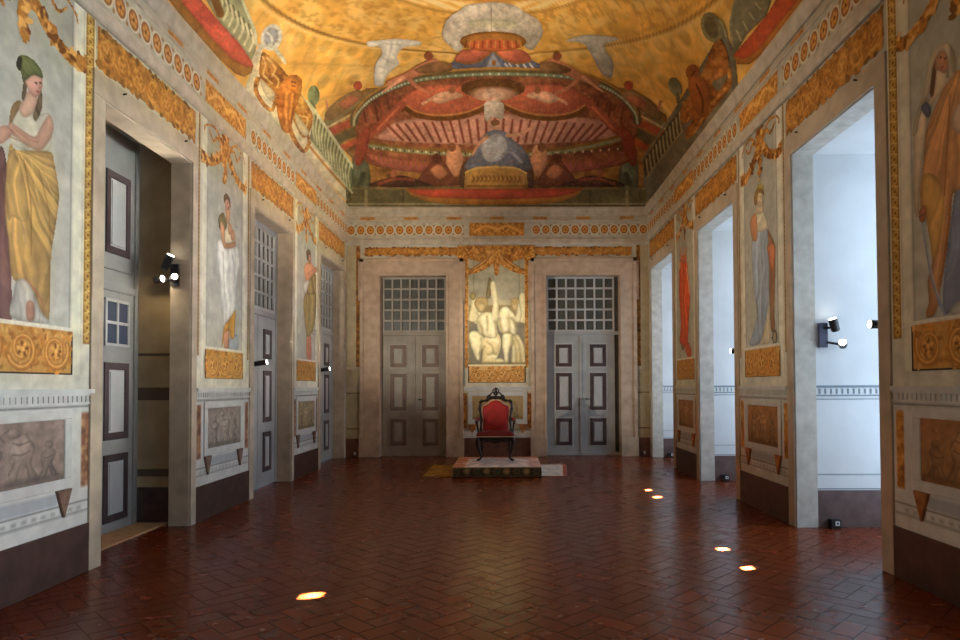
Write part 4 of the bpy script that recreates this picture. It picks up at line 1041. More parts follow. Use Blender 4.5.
b.poly([(134, 440), (180, 420), (226, 410), (248, 452), (248, 502), (228, 548), (190, 568), (150, 562), (128, 530), (118, 488)], (232, 212, 154), form=.14, edge=.14, ew=.03)
b.poly([(76, 320), (100, 274), (150, 256), (194, 268), (214, 304), (220, 360), (226, 410), (200, 444), (152, 438), (120, 422), (88, 396)], CR, form=.16, lit=(.4, .5), **kw)
b.poly([(178, 296), (190, 210), (174, 90), (180, 40), (210, 50), (228, 150), (232, 230), (230, 312), (200, 330)], CR, form=.1, edge=.3, ew=.016)
b.line([(194, 60), (206, 150), (210, 250)], .025, HI, soft=.04, alpha=.7)
for pts, w_ in (([(148, 290), (154, 340), (146, 400)], .03), ([(92, 330), (112, 372), (120, 414)], .05), ([(206, 320), (210, 370), (214, 410)], .03), ([(150, 470), (186, 500), (196, 552)], .03), ([(132, 500), (116, 540), (102, 590)], .03), ([(160, 560), (196, 550), (216, 562)], .03)): b.line(pts, w_, SH, soft=.06, alpha=.55)
for pts in ([(128, 300), (132, 350), (140, 400)], [(180, 290), (188, 340), (194, 400)], [(170, 460), (200, 450), (224, 470)], [(160, 580), (190, 566), (214, 574)]): b.line(pts, .045, HI, soft=.07, alpha=.7)
# right-hand figure
b.poly([(318, 190), (334, 156), (368, 156), (386, 184), (374, 224), (346, 240), (324, 222)], (190, 164, 108), edge=.3, ew=.02)
for q in ((336, 172), (354, 166), (370, 182), (332, 196)): b.dot(q[0], q[1], .028, .028, (200, 172, 110), soft=.5, alpha=.7)
b.poly([(330, 204), (366, 200), (372, 228), (350, 244), (334, 230)], (214, 188, 128), edge=.2, ew=.02)
b.poly([(378, 312), (384, 240), (378, 150), (392, 120), (422, 130), (424, 180), (438, 240), (442, 290), (432, 332), (398, 332)], CR, form=.12, edge=.3, ew=.016)
b.poly([(328, 412), (372, 420), (404, 470), (424, 540), (426, 622), (328, 622), (324, 560), (330, 480)], (226, 208, 150), **kw)
for pts in ([(350, 430), (380, 500), (390, 610)], [(340, 460), (356, 540), (356, 612)]): b.line(pts, .04, SH, soft=.06, alpha=.45)
for pts in ([(366, 430), (398, 500), (408, 600)], [(336, 500), (340, 560), (338, 610)]): b.line(pts, .035, HI, soft=.06, alpha=.5)
b.poly([(226, 340), (230, 270), (254, 228), (286, 218), (312, 238), (338, 268), (350, 300), (358, 340), (364, 400), (342, 422), (300, 402), (266, 412), (240, 392)], CR, form=.16, lit=(-.2, .6), **kw)
b.poly([(300, 244), (336, 262), (352, 288), (362, 236), (376, 190), (394, 250), (394, 292), (380, 328), (342, 324), (308, 292)], (246, 234, 184), form=.12, edge=.3, ew=.016)
b.poly([(264, 412), (310, 402), (334, 420), (328, 480), (306, 542), (302, 612), (274, 622), (270, 560), (258, 500)], CR, form=.14, **kw)
for pts, w_ in (([(240, 300), (246, 350), (258, 396)], .04), ([(300, 300), (312, 350), (306, 396)], .035), ([(262, 410), (300, 402), (336, 416)], .03), ([(326, 300), (346, 330), (352, 396)], .04), ([(322, 430), (316, 490), (300, 560)], .03)): b.line(pts, w_, SH, soft=.06, alpha=.5)
for pts in ([(262, 240), (286, 232), (306, 254)], [(266, 290), (270, 340), (280, 380)], [(326, 340), (334, 370), (336, 400)], [(284, 430), (290, 490), (284, 580)]): b.line(pts, .05, HI, soft=.07, alpha=.75)
b.line([(10, 622), (200, 616), (440, 622)], .03, SH, soft=.03, alpha=.6)
cv.speckle(.08, 14, 3)
WB.build(cv, 'painted_figure', t, .008)
cv = WB.canvas(-.83, .40, 1.575, 1.965, .009)
scrollwork(cv, -.81, .38, 1.59, 1.93, 4, (216, 170, 104), 9); cv.rect(-.83, .40, 1.93, 1.965, (232, 216, 170), soft=.005); cv.A[:] = 1
WB.build(cv, 'painted_plinth', t, .012, 'gilt_paint', full=True)
cv = WB.canvas(-1.08, .64, 3.85, 4.528, .010)
gt = gold_tex(17, 41)
cv.poly([(-1.06, 4.525), (.62, 4.525), (.62, 4.28), (.52, 4.16), (.36, 4.24), (.10, 4.16), (-.22, 4.10), (-.54, 4.16), (-.80, 4.24), (-.96, 4.16), (-1.06, 4.28)], gt, soft=.02, smooth=False)
for sg in (-1, 1):
    cv.line([(-.22, 4.30), (-.22 + sg * .25, 4.10), (-.22 + sg * .48, 3.98), (-.22 + sg * .64, 3.95)], (.20, .09), gold_tex(20, 43), soft=.02)
    cv.line([(-.22 + sg * .1, 4.4), (-.22 + sg * .45, 4.40), (-.22 + sg * .7, 4.28), (-.22 + sg * .66, 4.08)], (.14, .07), gold_tex(20, 45, bias=.03), soft=.02)
    for q in range(7): cv.line([(-.22 + sg * (.06 + q * .11), 4.50), (-.22 + sg * (.05 + q * .10), 4.38), (-.22 + sg * (.02 + q * .085), 4.22)], .022, (GOLD_D, GOLD_L, GOLD_D * 1.2)[q % 3], soft=.015, alpha=.6)
    for q in range(4): cv.line([(-.22 + sg * .06, 4.36), (-.22 + sg * (.2 + q * .1), 4.14 - q * .03), (-.22 + sg * (.34 + q * .09), 4.06 - q * .01)], .018, GOLD_D if q % 2 else GOLD_L, alpha=.7)
cv.line([(-.22, 4.42), (-.22, 4.15), (-.22, 3.91)], (.20, .08), gold_tex(26, 47), soft=.02)
WB.build(cv, 'painted_garland', t, .012, 'gilt_paint')
t = thing('dado_panel', (-.21, YB, PH), 'white framed dado panel on the end wall directly behind the throne', 'wall panel', 'dado relief panels below the frescoes')
cv = WB.canvas(-.95, .53, PH, 1.49, .014, (196, 186, 160)); cv.speckle(.06, 4, 9)
for u in (-.945, .435): cv.rect(u, u + .09, .60, 1.35, gold_tex(15, 51, dark=np.array((96, 54, 22.)), mid=np.array((150, 92, 36.)), light=np.array((198, 140, 70.))), soft=.01)
cv.rect(-.95, .53, .56, .59, (150, 140, 116), soft=.01); WB.build(cv, 'painted_dado', t, .004, full=True)
m = MB(); m.box(-.95, .53, YB - .045, YB, 1.455, 1.489); m.box(-.93, .51, YB - .028, YB, 1.40, 1.455); m.build('dado_moulding', 'dado_white', t, bevel=.008)
m = MB()
for x0, x1, z0, z1 in ((-.835, .43, 1.29, 1.385), (-.835, .43, .69, .79), (-.835, -.745, .79, 1.29), (.34, .43, .79, 1.29)): m.box(x0, x1, YB - .025, YB, z0, z1)
m.build('panel_frame', 'dado_white', t, bevel=.006)
cv = WB.canvas(-.745, .34, .79, 1.29, .010); rel_scene(cv, -.745, .34, .79, 1.29, (172, 146, 100), (204, 180, 134), 5); cv.A[:] = 1; WB.build(cv, 'painted_relief', t, .010, full=True)
for u in (-.74, .335):
    m = MB(); m.prism([(u - .10, .69), (u + .10, .69), (u + .06, .60), (u, .49), (u - .06, .60)], 'y', YB, YB - .04); m.build('bracket', 'bracket_gold', t, bevel=.006)
m = MB(); m.prism([(YB, .40), (YB - .03, .40), (YB - .03, .50), (YB - .015, .54), (YB, .55)], 'x', -.95, .53); m.build('base_moulding', 'dado_white', t)
# narrow painted strips in the corners of the end wall
for x0, x1, lb in ((XL + .005, -3.145, 'left'), (2.785, XR - .005, 'right')):
    t = thing('corner_panel', ((x0 + x1) / 2, YB, PH), 'narrow painted corner strip with gold border, %s corner of the end wall' % lb, 'wall panel')
    cv = WB.canvas(x0, x1, PH, 4.53, .012, (176, 162, 130)); cv.speckle(.08, 5, 9)
    xm = x1 - .09 if lb == 'left' else x0 + .01
    cv.rect(xm, xm + .08, 1.9, 4.53, gold_tex(16, 53, dark=np.array((90, 56, 20.)), mid=np.array((140, 92, 40.)), light=np.array((180, 130, 60.))), soft=.01)
    for z in (1.48, 1.36, .60): cv.rect(x0, x1, z - .012, z + .012, (110, 92, 66), soft=.01)
    WB.build(cv, 'painted_ground', t, .004, full=True)
    for q in ((1.86, 1.92), (1.44, 1.49)): MB().box(x0, x1, YB - .024, YB - .002, *q).build('dado_moulding', 'stone', t)
# ------------------------------------------------------------------ paintings on the vault (outlines measured from the hall floor, laid on the curved surface)
class Vault:
    """a patch of the vault surface addressed by lines of sight; canvas coordinates scaled by 0.01 so brush sizes stay small numbers"""
    def canvas(s, x0, x1, y0, y1, step, col=None):
        nu = int((x1 - x0) / step) + 1; nv = int((y1 - y0) / step) + 1
        U, V = np.meshgrid(np.linspace(x0, x1, nu), np.linspace(y0, y1, nv))
        cv = Canvas(U.ravel(), V.ravel(), col); cv.nu, cv.nv = nu, nv; return cv
    def build(s, cv, name, parent, off, material='vault_paint', mot=0.0):
        if mot: mottle(cv, mot, .30, [(86, 56, 36), (112, 106, 74), (176, 120, 98), (166, 118, 60)], int(off * 1000))
        cv.speckle(.13, .33, 71); cv.speckle(.16, .11, 72); m = cv.A > 0.01
        g2 = m.reshape(cv.nv, cv.nu); grow = g2.copy()
        for ax in (0, 1):
            for sh in (-1, 1): grow |= np.roll(grow, sh, ax)
        grow = grow.ravel(); pos = np.zeros((len(cv.U), 3))
        pos[grow] = on_vault(cv.U[grow], cv.V[grow], off)
        return grid_mesh(name, pos, cv.C, cv.nu, cv.nv, cv.A, material, parent)
VT = Vault()
class VB:
    def __init__(s, cv, sc, ox, oy): s.cv, s.sc, s.ox, s.oy = cv, sc, ox, oy
    def p(s, pts): return [(s.ox + x / s.sc, s.oy + y / s.sc) for x, y in pts]
    def poly(s, pts, col, **kw):
        kw.setdefault('soft', 1.2); kw.setdefault('lit', (-.5, -.6)); kw.setdefault('edge', .22); kw.setdefault('ew', 1.6); s.cv.poly(s.p(pts), col, **kw); return s
    def line(s, pts, w, col, **kw):
        kw.setdefault('soft', 1.0); s.cv.line(s.p(pts), w, col, **kw); return s
    def dot(s, x, y, rx, ry, col, **kw):
        s.cv.ell(s.ox + x / s.sc, s.oy + y / s.sc, rx, ry, col, **kw); return s
    def mir(s, pts, c): return [(2 * c - x, y) for x, y in pts]
RED, ROSE, GRN = (190, 98, 72), (212, 154, 134), (112, 122, 88)
t = thing('vault_fresco', (-.155, YB - .1, ZS + .05), 'ceiling fresco of a red draped round pavilion with a seated goddess, above the end wall', 'fresco')
# painted parapet wall at the foot
cv = VT.canvas(346, 646, 186, 206.5, .8, (96, 92, 62)); cv.speckle(.12, .2, 3)
b = VB(cv, 1, 0, 0)
for x in (350, 366, 403, 590, 627, 640): b.line([(x, 186), (x, 207)], 3 if x in (366, 627) else 1.2, (150, 140, 100) if x in (366, 627) else (60, 56, 40), smooth=False)
b.line([(346, 188.5), (646, 188.5)], 1.6, (140, 128, 84), smooth=False); b.line([(346, 204), (646, 204)], 2, (150, 146, 116), smooth=False)
VT.build(cv, 'painted_base', t, .02, mot=.17)
# sky-gold lower ground and stairs either side
cv = VT.canvas(312, 686, 88, 190, .8); b = VB(cv, 2.526, 300, 0)
b.poly([(130, 478), (132, 400), (60, 330), (60, 300), (140, 240), (250, 170), (480, 140), (730, 165), (850, 240), (925, 290), (930, 330), (870, 400), (868, 478)], gold_tex(.09, 3, dark=np.array((92, 60, 28.)), mid=np.array((150, 104, 48.)), light=np.array((188, 140, 72.))), smooth=False)
for c in (0, 1):
    f = (lambda p: p) if not c else (lambda p: b.mir(p, 492))
    b.line(f([(62, 318), (140, 262), (260, 196)]), 7, (128, 120, 84)); b.line(f([(70, 336), (150, 300), (165, 290)]), 7, (180, 84, 58)); b.line(f([(62, 326), (150, 278)]), 2, (212, 196, 150))
    b.line(f([(90, 356), (150, 326)]), 9, (96, 92, 62)); b.line(f([(110, 372), (152, 352)]), 6, (188, 88, 54))
    b.poly(f([(134, 400), (150, 390), (172, 410), (176, 478), (132, 478)]), (86, 92, 68)); b.dot(*f([(152, 424)])[0], 8, 11, (104, 112, 88), soft=.4, form=.3)
    b.line(f([(160, 440), (150, 470)]), 5, (64, 70, 52))
b.cv.speckle(.18, .12, 5)
VT.build(cv, 'painted_ground', t, .02, mot=.17)
# pavilion
cv = VT.canvas(350, 640, 66, 190, .6); b = VB(cv, 2.526, 300, 0)
body = [(140, 318), (150, 280), (200, 240), (300, 205), (480, 190), (680, 196), (780, 226), (838, 272), (852, 310), (846, 360), (836, 398), (800, 420), (640, 438), (480, 444), (320, 438), (190, 420), (160, 396), (146, 360)]
b.poly(body, gold_tex(.13, 77, dark=np.array((104, 56, 40.)), mid=np.array((144, 82, 56.)), light=np.array((178, 116, 80.))), soft=1.5)
# hanging fringe of small pleats under the upper ring
for k in range(44):
    a = k / 43; x = 160 + a * 672; y = 300 - 88 * math.sin(math.pi * min(max(a, .04), .96)) ** .6
    b.line([(x, y), (x + (a - .5) * -14, y + 34)], 1.6, (196, 92, 56) if k % 2 else (92, 40, 26), smooth=False, alpha=.8)
# rose panels behind
b.poly([(200, 352), (214, 330), (250, 306), (360, 294), (490, 288), (640, 292), (760, 304), (806, 330), (790, 348), (640, 362), (480, 366), (330, 362)], ROSE)
for k in range(26):
    x = 222 + k * 22.5; dx = (x - 488) * -.14
    b.line([(x, 300 + abs(x - 488) * .06), (x + dx, 362 - abs(x - 488) * .03)], 2.4, (120, 52, 38), smooth=False, alpha=.85)
b.line([(160, 360), (250, 378), (360, 384), (480, 388), (640, 382), (760, 364), (832, 338)], 7.5, (138, 100, 46)); b.line([(170, 368), (300, 384), (480, 392), (660, 384), (826, 348)], 3.2, (150, 156, 118))
for k in range(60): x = 176 + k * 11; y = 370 + 20 * math.sin(math.pi * (k + 4) / 68); b.dot(x, y, .9, 1.3, (230, 220, 178) if k % 2 else (78, 74, 48), soft=.5)
for f in ((lambda p: p), (lambda p: b.mir(p, 494))):
    b.poly(f([(170, 388), (260, 404), (384, 408), (378, 424), (330, 436), (260, 432), (200, 414)]), (176, 96, 82), form=.2)
    for k in range(16): xx = 186 + k * 12.5; b.line(f([(xx, 392 + min(k, 6) * 2), (xx, 404 + min(k, 6) * 2)]), 1.8, (150, 96, 44), smooth=False, alpha=.8)
    b.poly(f([(250, 262), (290, 228), (360, 214), (440, 220), (486, 236), (474, 266), (420, 286), (350, 294), (292, 286)]), RED, form=.22).cv.folds((400, 86), None, 20, .10, sc=.1)
    b.line(f([(254, 262), (292, 290), (356, 300), (424, 292), (476, 268)]), 4.5, (104, 62, 26)); b.line(f([(256, 256), (296, 282), (352, 291), (420, 283), (470, 262)]), 1.4, (200, 140, 70))
    b.line(f([(258, 262), (200, 318), (158, 350)]), 8, (172, 88, 66)); b.line(f([(250, 270), (196, 326)]), 2, (232, 130, 90), alpha=.8)
    b.poly(f([(150, 340), (176, 322), (170, 380), (150, 420), (136, 400)]), (160, 72, 54), form=.2)
VT.build(cv, 'painted_pavilion', t, .035, mot=.17)
cv = VT.canvas(350, 644, 66, 126, .6); b = VB(cv, 2.526, 300, 0)
ring = [(136, 312), (142, 286), (180, 246), (240, 216), (320, 194), (480, 182), (660, 188), (750, 208), (810, 240), (846, 280), (852, 306)]
b.line(ring, 8.5, (98, 84, 52)); b.line([(x, y - 9) for x, y in ring], 2.4, (176, 128, 62)); b.line([(x, y + 5) for x, y in ring], 3.0, (124, 140, 114))
sp = spline(ring, False, 16)
for k in range(0, len(sp), 2): b.dot(sp[k][0], sp[k][1] + 5, .9, 1.2, (196, 204, 176), soft=.5)
VT.build(cv, 'painted_ring', t, .045, mot=.12)
# canopy top: skirt, red hangings, gilt crown and the cloud behind it
cv = VT.canvas(440, 548, .5, 56, .6); b = VB(cv, 5.819, 420, 0)
b.poly([(132, 180), (160, 110), (230, 60), (285, 28), (420, 14), (540, 28), (610, 72), (682, 112), (716, 180), (692, 244), (640, 292), (560, 230), (420, 220), (290, 230), (228, 302), (168, 262), (138, 232)], lambda u, v: np.array((216, 206, 190.)) * (.80 + .32 * fbm(u, v, .11, 8))[:, None], form=.08)
b.line([(292, 150), (300, 126), (420, 116), (540, 124), (560, 150)], 3, (176, 176, 150), alpha=.8); b.line([(300, 150), (420, 142), (556, 152)], 5, (196, 190, 160), alpha=.8); b.line([(414, 14), (416, 180)], .8, (150, 140, 124), smooth=False)
VT.build(cv, 'painted_cloud', t, .03, mot=.12)
cv = VT.canvas(438, 552, 30, 72, .55); b = VB(cv, 5.819, 420, 0)
b.poly([(126, 412), (220, 340), (300, 360), (424, 290), (540, 360), (640, 345), (748, 402), (600, 398), (430, 402), (280, 404)], (92, 98, 122), smooth=False).cv.folds((493, 48), None, 26, .16, sc=.2)
b.poly([(380, 398), (424, 300), (482, 398)], (152, 156, 172), smooth=False)
for x in (496, 520, 560, 600, 640): b.line([(x, 372), (x + 16, 394)], 1.8, (206, 204, 206), smooth=False)
for f in ((lambda p: p), (lambda p: b.mir(p, 426))): b.poly(f([(206, 352), (240, 300), (330, 282), (424, 276), (408, 308), (350, 348), (280, 366)]), (200, 106, 82), form=.2); b.line(f([(212, 358), (282, 370), (352, 352), (414, 306)]), 1.6, (150, 100, 44))
b.dot(430, 366, 2.0, 3, (150, 96, 40), soft=.4)
VT.build(cv, 'painted_canopy', t, .04, mot=.12)
cv = VT.canvas(456, 530, 28, 54, .55); b = VB(cv, 5.819, 420, 0)
b.dot(426, 242, 33, 10, (140, 88, 34), soft=.12); b.dot(426, 236, 30, 6.5, (176, 118, 54), soft=.2); b.dot(426, 262, 26, 5.5, (196, 96, 60), soft=.25)
for k in range(14): x = 270 + k * 24; b.line([(x, 240), (x + (x - 426) * .05, 276)], 1.6, (210, 150, 80) if k % 2 else (120, 60, 28), smooth=False, alpha=.8)
VT.build(cv, 'painted_crown', t, .055, mot=.12)
# medallion with cherubs, goddess, attendants, cartouche, hanging
cv = VT.canvas(420, 570, 74, 128, .6); b = VB(cv, 2.526, 300, 0)
b.dot(488, 224, 32, 10.5, (92, 58, 28), soft=.2); b.dot(488, 238, 22, 7, (196, 150, 126), soft=.5)
for x, y in ((470, 240), (486, 232), (506, 240), (496, 250)): b.dot(x, y, 4, 3.5, (218, 180, 156), soft=.5)
b.poly([(466, 262), (488, 256), (514, 262), (512, 300), (488, 296), (470, 306)], (206, 192, 178), form=.15)
for f in ((lambda p: p), (lambda p: b.mir(p, 492))):
    b.poly(f([(330, 248), (360, 232), (400, 234), (412, 244), (386, 252), (352, 262)]), (232, 176, 144), form=.2); b.dot(*f([(384, 228)])[0], 3.2, 3.6, (150, 96, 66), soft=.3); b.line(f([(330, 250), (310, 262)]), 3, (228, 170, 136))
VT.build(cv, 'painted_medallion', t, .045, mot=.17)
cv = VT.canvas(455, 540, 116, 172, .55); b = VB(cv, 2.526, 300, 0)
b.poly([(418, 428), (436, 386), (452, 356), (474, 334), (496, 328), (520, 334), (536, 352), (562, 372), (580, 404), (578, 430), (500, 424)], (110, 116, 136), form=.18).cv.folds((497, 132), None, 22, .16, sc=.15)
b.poly([(462, 356), (500, 338), (524, 360), (516, 396), (484, 410), (462, 396)], (186, 190, 198), form=.1); b.line([(500, 400), (530, 384), (560, 410)], 3, (150, 156, 170), alpha=.8)
b.line([(524, 342), (552, 340), (586, 322)], (4, 2.6), (216, 160, 128)); b.line([(472, 346), (450, 366), (436, 392)], (4, 2.6), (206, 150, 116)); b.dot(494, 316, 4.2, 5, (218, 168, 138), soft=.25); b.dot(493, 310, 4.6, 3.2, (120, 82, 52), soft=.3)
VT.build(cv, 'painted_goddess', t, .055, mot=.17)
cv = VT.canvas(352, 632, 136, 190, .6); b = VB(cv, 2.526, 300, 0)
for f in ((lambda p: p), (lambda p: b.mir(p, 497))):
    b.poly(f([(372, 380), (396, 366), (408, 384), (412, 424), (392, 446), (372, 424)]), (226, 160, 118), form=.2); b.dot(*f([(384, 372)])[0], 4, 4.6, (124, 76, 48), soft=.3)
    b.poly(f([(320, 424), (346, 396), (368, 414), (392, 450), (420, 466), (300, 468)]), (120, 66, 44), form=.2); b.dot(*f([(346, 400)])[0], 5, 5, (96, 50, 34), soft=.3); b.poly(f([(330, 430), (352, 416), (372, 440), (350, 452)]), (206, 134, 94), form=.2)
    b.poly(f([(176, 470), (220, 450), (262, 444), (304, 456), (330, 470)]), (74, 44, 34), form=.15); b.line(f([(200, 464), (240, 452), (288, 454)]), 3, (150, 74, 48), alpha=.8); b.dot(*f([(236, 438)])[0], 3.4, 4, (150, 92, 60), soft=.4)
    b.poly(f([(408, 420), (430, 404), (440, 440), (428, 470), (404, 470)]), (88, 62, 44), form=.15)
VT.build(cv, 'painted_attendants', t, .05, mot=.17)
for nm, sg in (('left', 0), ('right', 1)):
    cv = VT.canvas(318 if not sg else 540, 452 if not sg else 676, 50, 124, .6); b = VB(cv, 2.526, 300, 0)
    f = (lambda p: p) if not sg else (lambda p: b.mir(p, 488))
    b.poly(f([(66, 282), (92, 254), (128, 232), (150, 228), (160, 246), (120, 276), (84, 302), (64, 300)]), (150, 118, 74), form=.2); b.poly(f([(100, 262), (130, 242), (150, 248), (118, 276)]), (188, 112, 82), form=.2); b.dot(*f([(146, 216)])[0], 4.4, 4.4, (188, 84, 58), soft=.3); b.line(f([(70, 276), (66, 256)]), 2.4, (206, 140, 104))
    b.poly(f([(222, 204), (270, 182), (300, 164), (330, 150), (352, 152), (350, 168), (300, 192), (262, 206), (224, 218)]), (214, 140, 102), form=.2); b.poly(f([(290, 176), (330, 158), (360, 156), (400, 168), (370, 182), (316, 186)]), (132, 96, 62), form=.2)
    b.dot(*f([(326, 142)])[0], 4.2, 4.2, (150, 82, 54), soft=.3); b.line(f([(260, 196), (236, 214), (210, 232)]), (4, 2), (232, 166, 130)); b.line(f([(275, 200), (300, 222), (330, 236)]), (4, 2.6), (206, 128, 96))
    VT.build(cv, 'painted_attendants', t, .055, mot=.17)
cv = VT.canvas(460, 532, 162, 192, .55); b = VB(cv, 2.526, 300, 0)
b.poly([(414, 476), (418, 432), (446, 421), (494, 418), (544, 421), (572, 434), (576, 476)], (184, 138, 70), smooth=False, form=.14); b.line([(418, 436), (448, 425), (494, 422), (544, 425), (572, 438)], 1.6, (226, 190, 116)); b.line([(420, 470), (572, 470)], 1.5, (120, 80, 34), smooth=False)
for k in range(12): x = 436 + k * 10.5; b.line([(x, 444), (x + 3, 452), (x - 1, 460)], 1.3, (118, 78, 34), alpha=.9); b.line([(x + 5, 446), (x + 5, 458)], 1.1, (128, 88, 40), smooth=False, alpha=.8)
VT.build(cv, 'painted_cartouche', t, .06, mot=.12)
cv = VT.canvas(402, 588, 184, 206, .55); b = VB(cv, 2.526, 300, 0)
b.poly([(264, 478), (716, 476), (704, 492), (664, 508), (600, 516), (480, 518), (370, 516), (316, 508), (280, 494)], (168, 114, 50), smooth=False)
b.poly([(270, 478), (710, 476), (692, 488), (640, 499), (480, 504), (330, 499), (290, 489)], (180, 74, 52), smooth=False, form=.1)
VT.build(cv, 'painted_hanging', t, .05, mot=.12)

# white terms
for lab, k, pts, ln in (('left', (4.571, 250, 0), [(538, 190), (600, 184), (680, 178), (778, 190), (772, 208), (702, 218), (672, 258), (682, 290), (652, 320), (622, 352), (604, 394), (568, 384), (568, 330), (578, 282), (602, 250), (592, 214), (544, 212)], [[(600, 260), (640, 285), (670, 290)], [(590, 300), (630, 320)], [(650, 190), (640, 240), (610, 330)], [(620, 200), (690, 205)]]),
                        ('right', (4.8, 560, 0), [(28, 196), (130, 168), (272, 180), (266, 196), (216, 214), (222, 250), (252, 290), (254, 345), (242, 374), (200, 352), (170, 300), (138, 240), (108, 206)], [[(150, 230), (190, 260), (240, 270)], [(180, 290), (230, 310)], [(170, 180), (190, 240), (240, 350)], [(130, 185), (220, 195)]])):
    cv = VT.canvas(360 if lab == 'left' else 562, 424 if lab == 'left' else 620, 34, 90, .6); b = VB(cv, *k)
    b.poly(pts, (214, 208, 194) if lab == 'left' else (186, 180, 170), form=.14)
    for q in ln: b.line(q, 1.6, (172, 168, 158), alpha=.55, soft=1.6)
    o = VT.build(cv, 'painted_term', None, .03)
    tag(o, 'white painted statue with outspread arms on the gold vault, %s of the pavilion' % lab, 'painted statue', 'painted white terms on the vault')

# ------------------------------------------------------------------ painted parapet with urns, left and right
cream, gtx = (212, 202, 172), gold_tex(.10, 61)
t = thing('painted_parapet', (XL + .05, 9.5, 5.4), 'painted cream parapet with gold mask, cartouche and green balustrade above the left cornice', 'fresco', 'painted parapets above the cornices')
cv = VT.canvas(226, 352, 20, 204, .7); b = VB(cv, 3.554, 230, 20)
b.poly([(50, 250), (80, 168), (104, 108), (200, 196), (298, 318), (436, 522), (436, 670), (330, 556), (180, 388)], cream, smooth=False)
b.line([(282, 448), (350, 530), (424, 612)], 2.4, (176, 128, 62)); b.line([(290, 432), (430, 600)], 1.0, (140, 136, 104), smooth=False)
b.cv.speckle(.1, .2, 4); VT.build(cv, 'painted_wall', t, .015)
cv = VT.canvas(250, 314, 48, 156, .6); b = VB(cv, 3.554, 230, 20)
b.poly([(112, 118), (132, 122), (202, 192), (292, 330), (290, 380), (262, 420), (236, 380), (214, 340), (180, 320), (150, 290), (120, 240), (104, 190)], gtx)
for pts in ([(98, 210), (92, 250), (120, 300), (150, 320), (160, 280)], [(120, 150), (140, 180), (170, 210)], [(210, 380), (232, 430), (262, 466), (282, 430), (262, 390)], [(240, 300), (270, 330), (262, 370)], [(120, 230), (140, 262), (150, 240)]): b.line(pts, (5, 3), gold_tex(.2, 62))
for pts in ([(116, 130), (126, 160), (118, 190), (132, 206)], [(132, 134), (160, 170), (150, 200)], [(150, 190), (172, 214), (168, 240)], [(246, 340), (276, 350), (268, 384)], [(250, 370), (258, 402)], [(120, 200), (150, 226)]): b.line(pts, 1.6, (244, 210, 140), soft=1.4, alpha=.8)
b.poly([(108, 210), (130, 228), (160, 262), (150, 290), (122, 262)], cream); b.poly([(232, 330), (262, 366), (280, 400), (262, 412), (236, 372)], cream)
VT.build(cv, 'painted_ornament', t, .03, mot=.12)
cv = VT.canvas(272, 304, 70, 134, .6); b = VB(cv, 3.554, 230, 20)
b.poly([(178, 236), (200, 204), (232, 194), (256, 214), (252, 260), (228, 330), (214, 396), (186, 392), (168, 330), (164, 274)], gold_tex(.16, 63, dark=np.array((136, 74, 22.)), mid=np.array((196, 118, 44.)), light=np.array((226, 156, 76.))), form=.12)
b.dot(226, 222, 5.5, 6.5, (206, 130, 56), soft=.3, form=.3); b.dot(222, 220, 1.2, .9, (110, 60, 20), soft=.5); b.dot(232, 222, 1.2, .9, (110, 60, 20), soft=.5); b.line([(220, 234), (230, 236)], 1.1, (120, 66, 24))
for pts in ([(192, 262), (186, 310), (196, 372)], [(212, 262), (208, 320), (206, 380)], [(232, 262), (226, 310), (216, 360)]): b.line(pts, 2.0, (138, 78, 28), soft=2, alpha=.6)
for pts in ([(202, 258), (198, 310), (202, 370)], [(224, 262), (218, 310), (212, 350)]): b.line(pts, 1.8, (238, 176, 96), soft=2, alpha=.6)
VT.build(cv, 'painted_mask', t, .04)
cv = VT.canvas(250, 286, 18, 68, .6); b = VB(cv, 3.554, 230, 20)
b.line([(78, 168), (94, 130), (112, 92)], 6, (196, 192, 172)); b.dot(148, 62, 10.5, 13.5, (206, 204, 192), soft=.15, rot=.3); b.dot(146, 60, 7, 9.5, (150, 152, 160), soft=.25, rot=.3); b.line([(132, 44), (150, 66), (146, 92)], 2, (206, 206, 200)); b.line([(140, 90), (166, 110), (196, 150)], 4, (196, 196, 176))
VT.build(cv, 'painted_cartouche', t, .03, mot=.12)
cv = VT.canvas(300, 322, 80, 110, .6); b = VB(cv, 3.554, 230, 20)
b.dot(297, 268, 6, 10, (122, 132, 92), soft=.2, form=.3); b.line([(290, 290), (300, 312)], 3.4, (104, 116, 82)); b.line([(296, 236), (300, 250)], 2, (150, 156, 112)); VT.build(cv, 'painted_urn', t, .025)
cv = VT.canvas(306, 353, 100, 196, .6); b = VB(cv, 3.554, 230, 20)
b.poly([(298, 322), (436, 524), (434, 612), (284, 424)], (134, 140, 104), smooth=False)
for k in range(13):
    x = 300 + k * 10.6; yt, yb = 330 + k * 15.3, 428 + k * 14.4
    b.line([(x, yt), (x - 6, (yt + yb) / 2), (x, yb)], 1.5, (196, 194, 152)); b.line([(x + 4, yt + 8), (x + 9, (yt + yb) / 2), (x + 3, yb - 4)], 1.1, (84, 92, 64))
b.line([(110, 104), (298, 318), (438, 524)], 3.0, (196, 196, 162), smooth=False); b.line([(284, 426), (434, 614)], 2.0, (180, 178, 140), smooth=False)
VT.build(cv, 'painted_balustrade', t, .03)

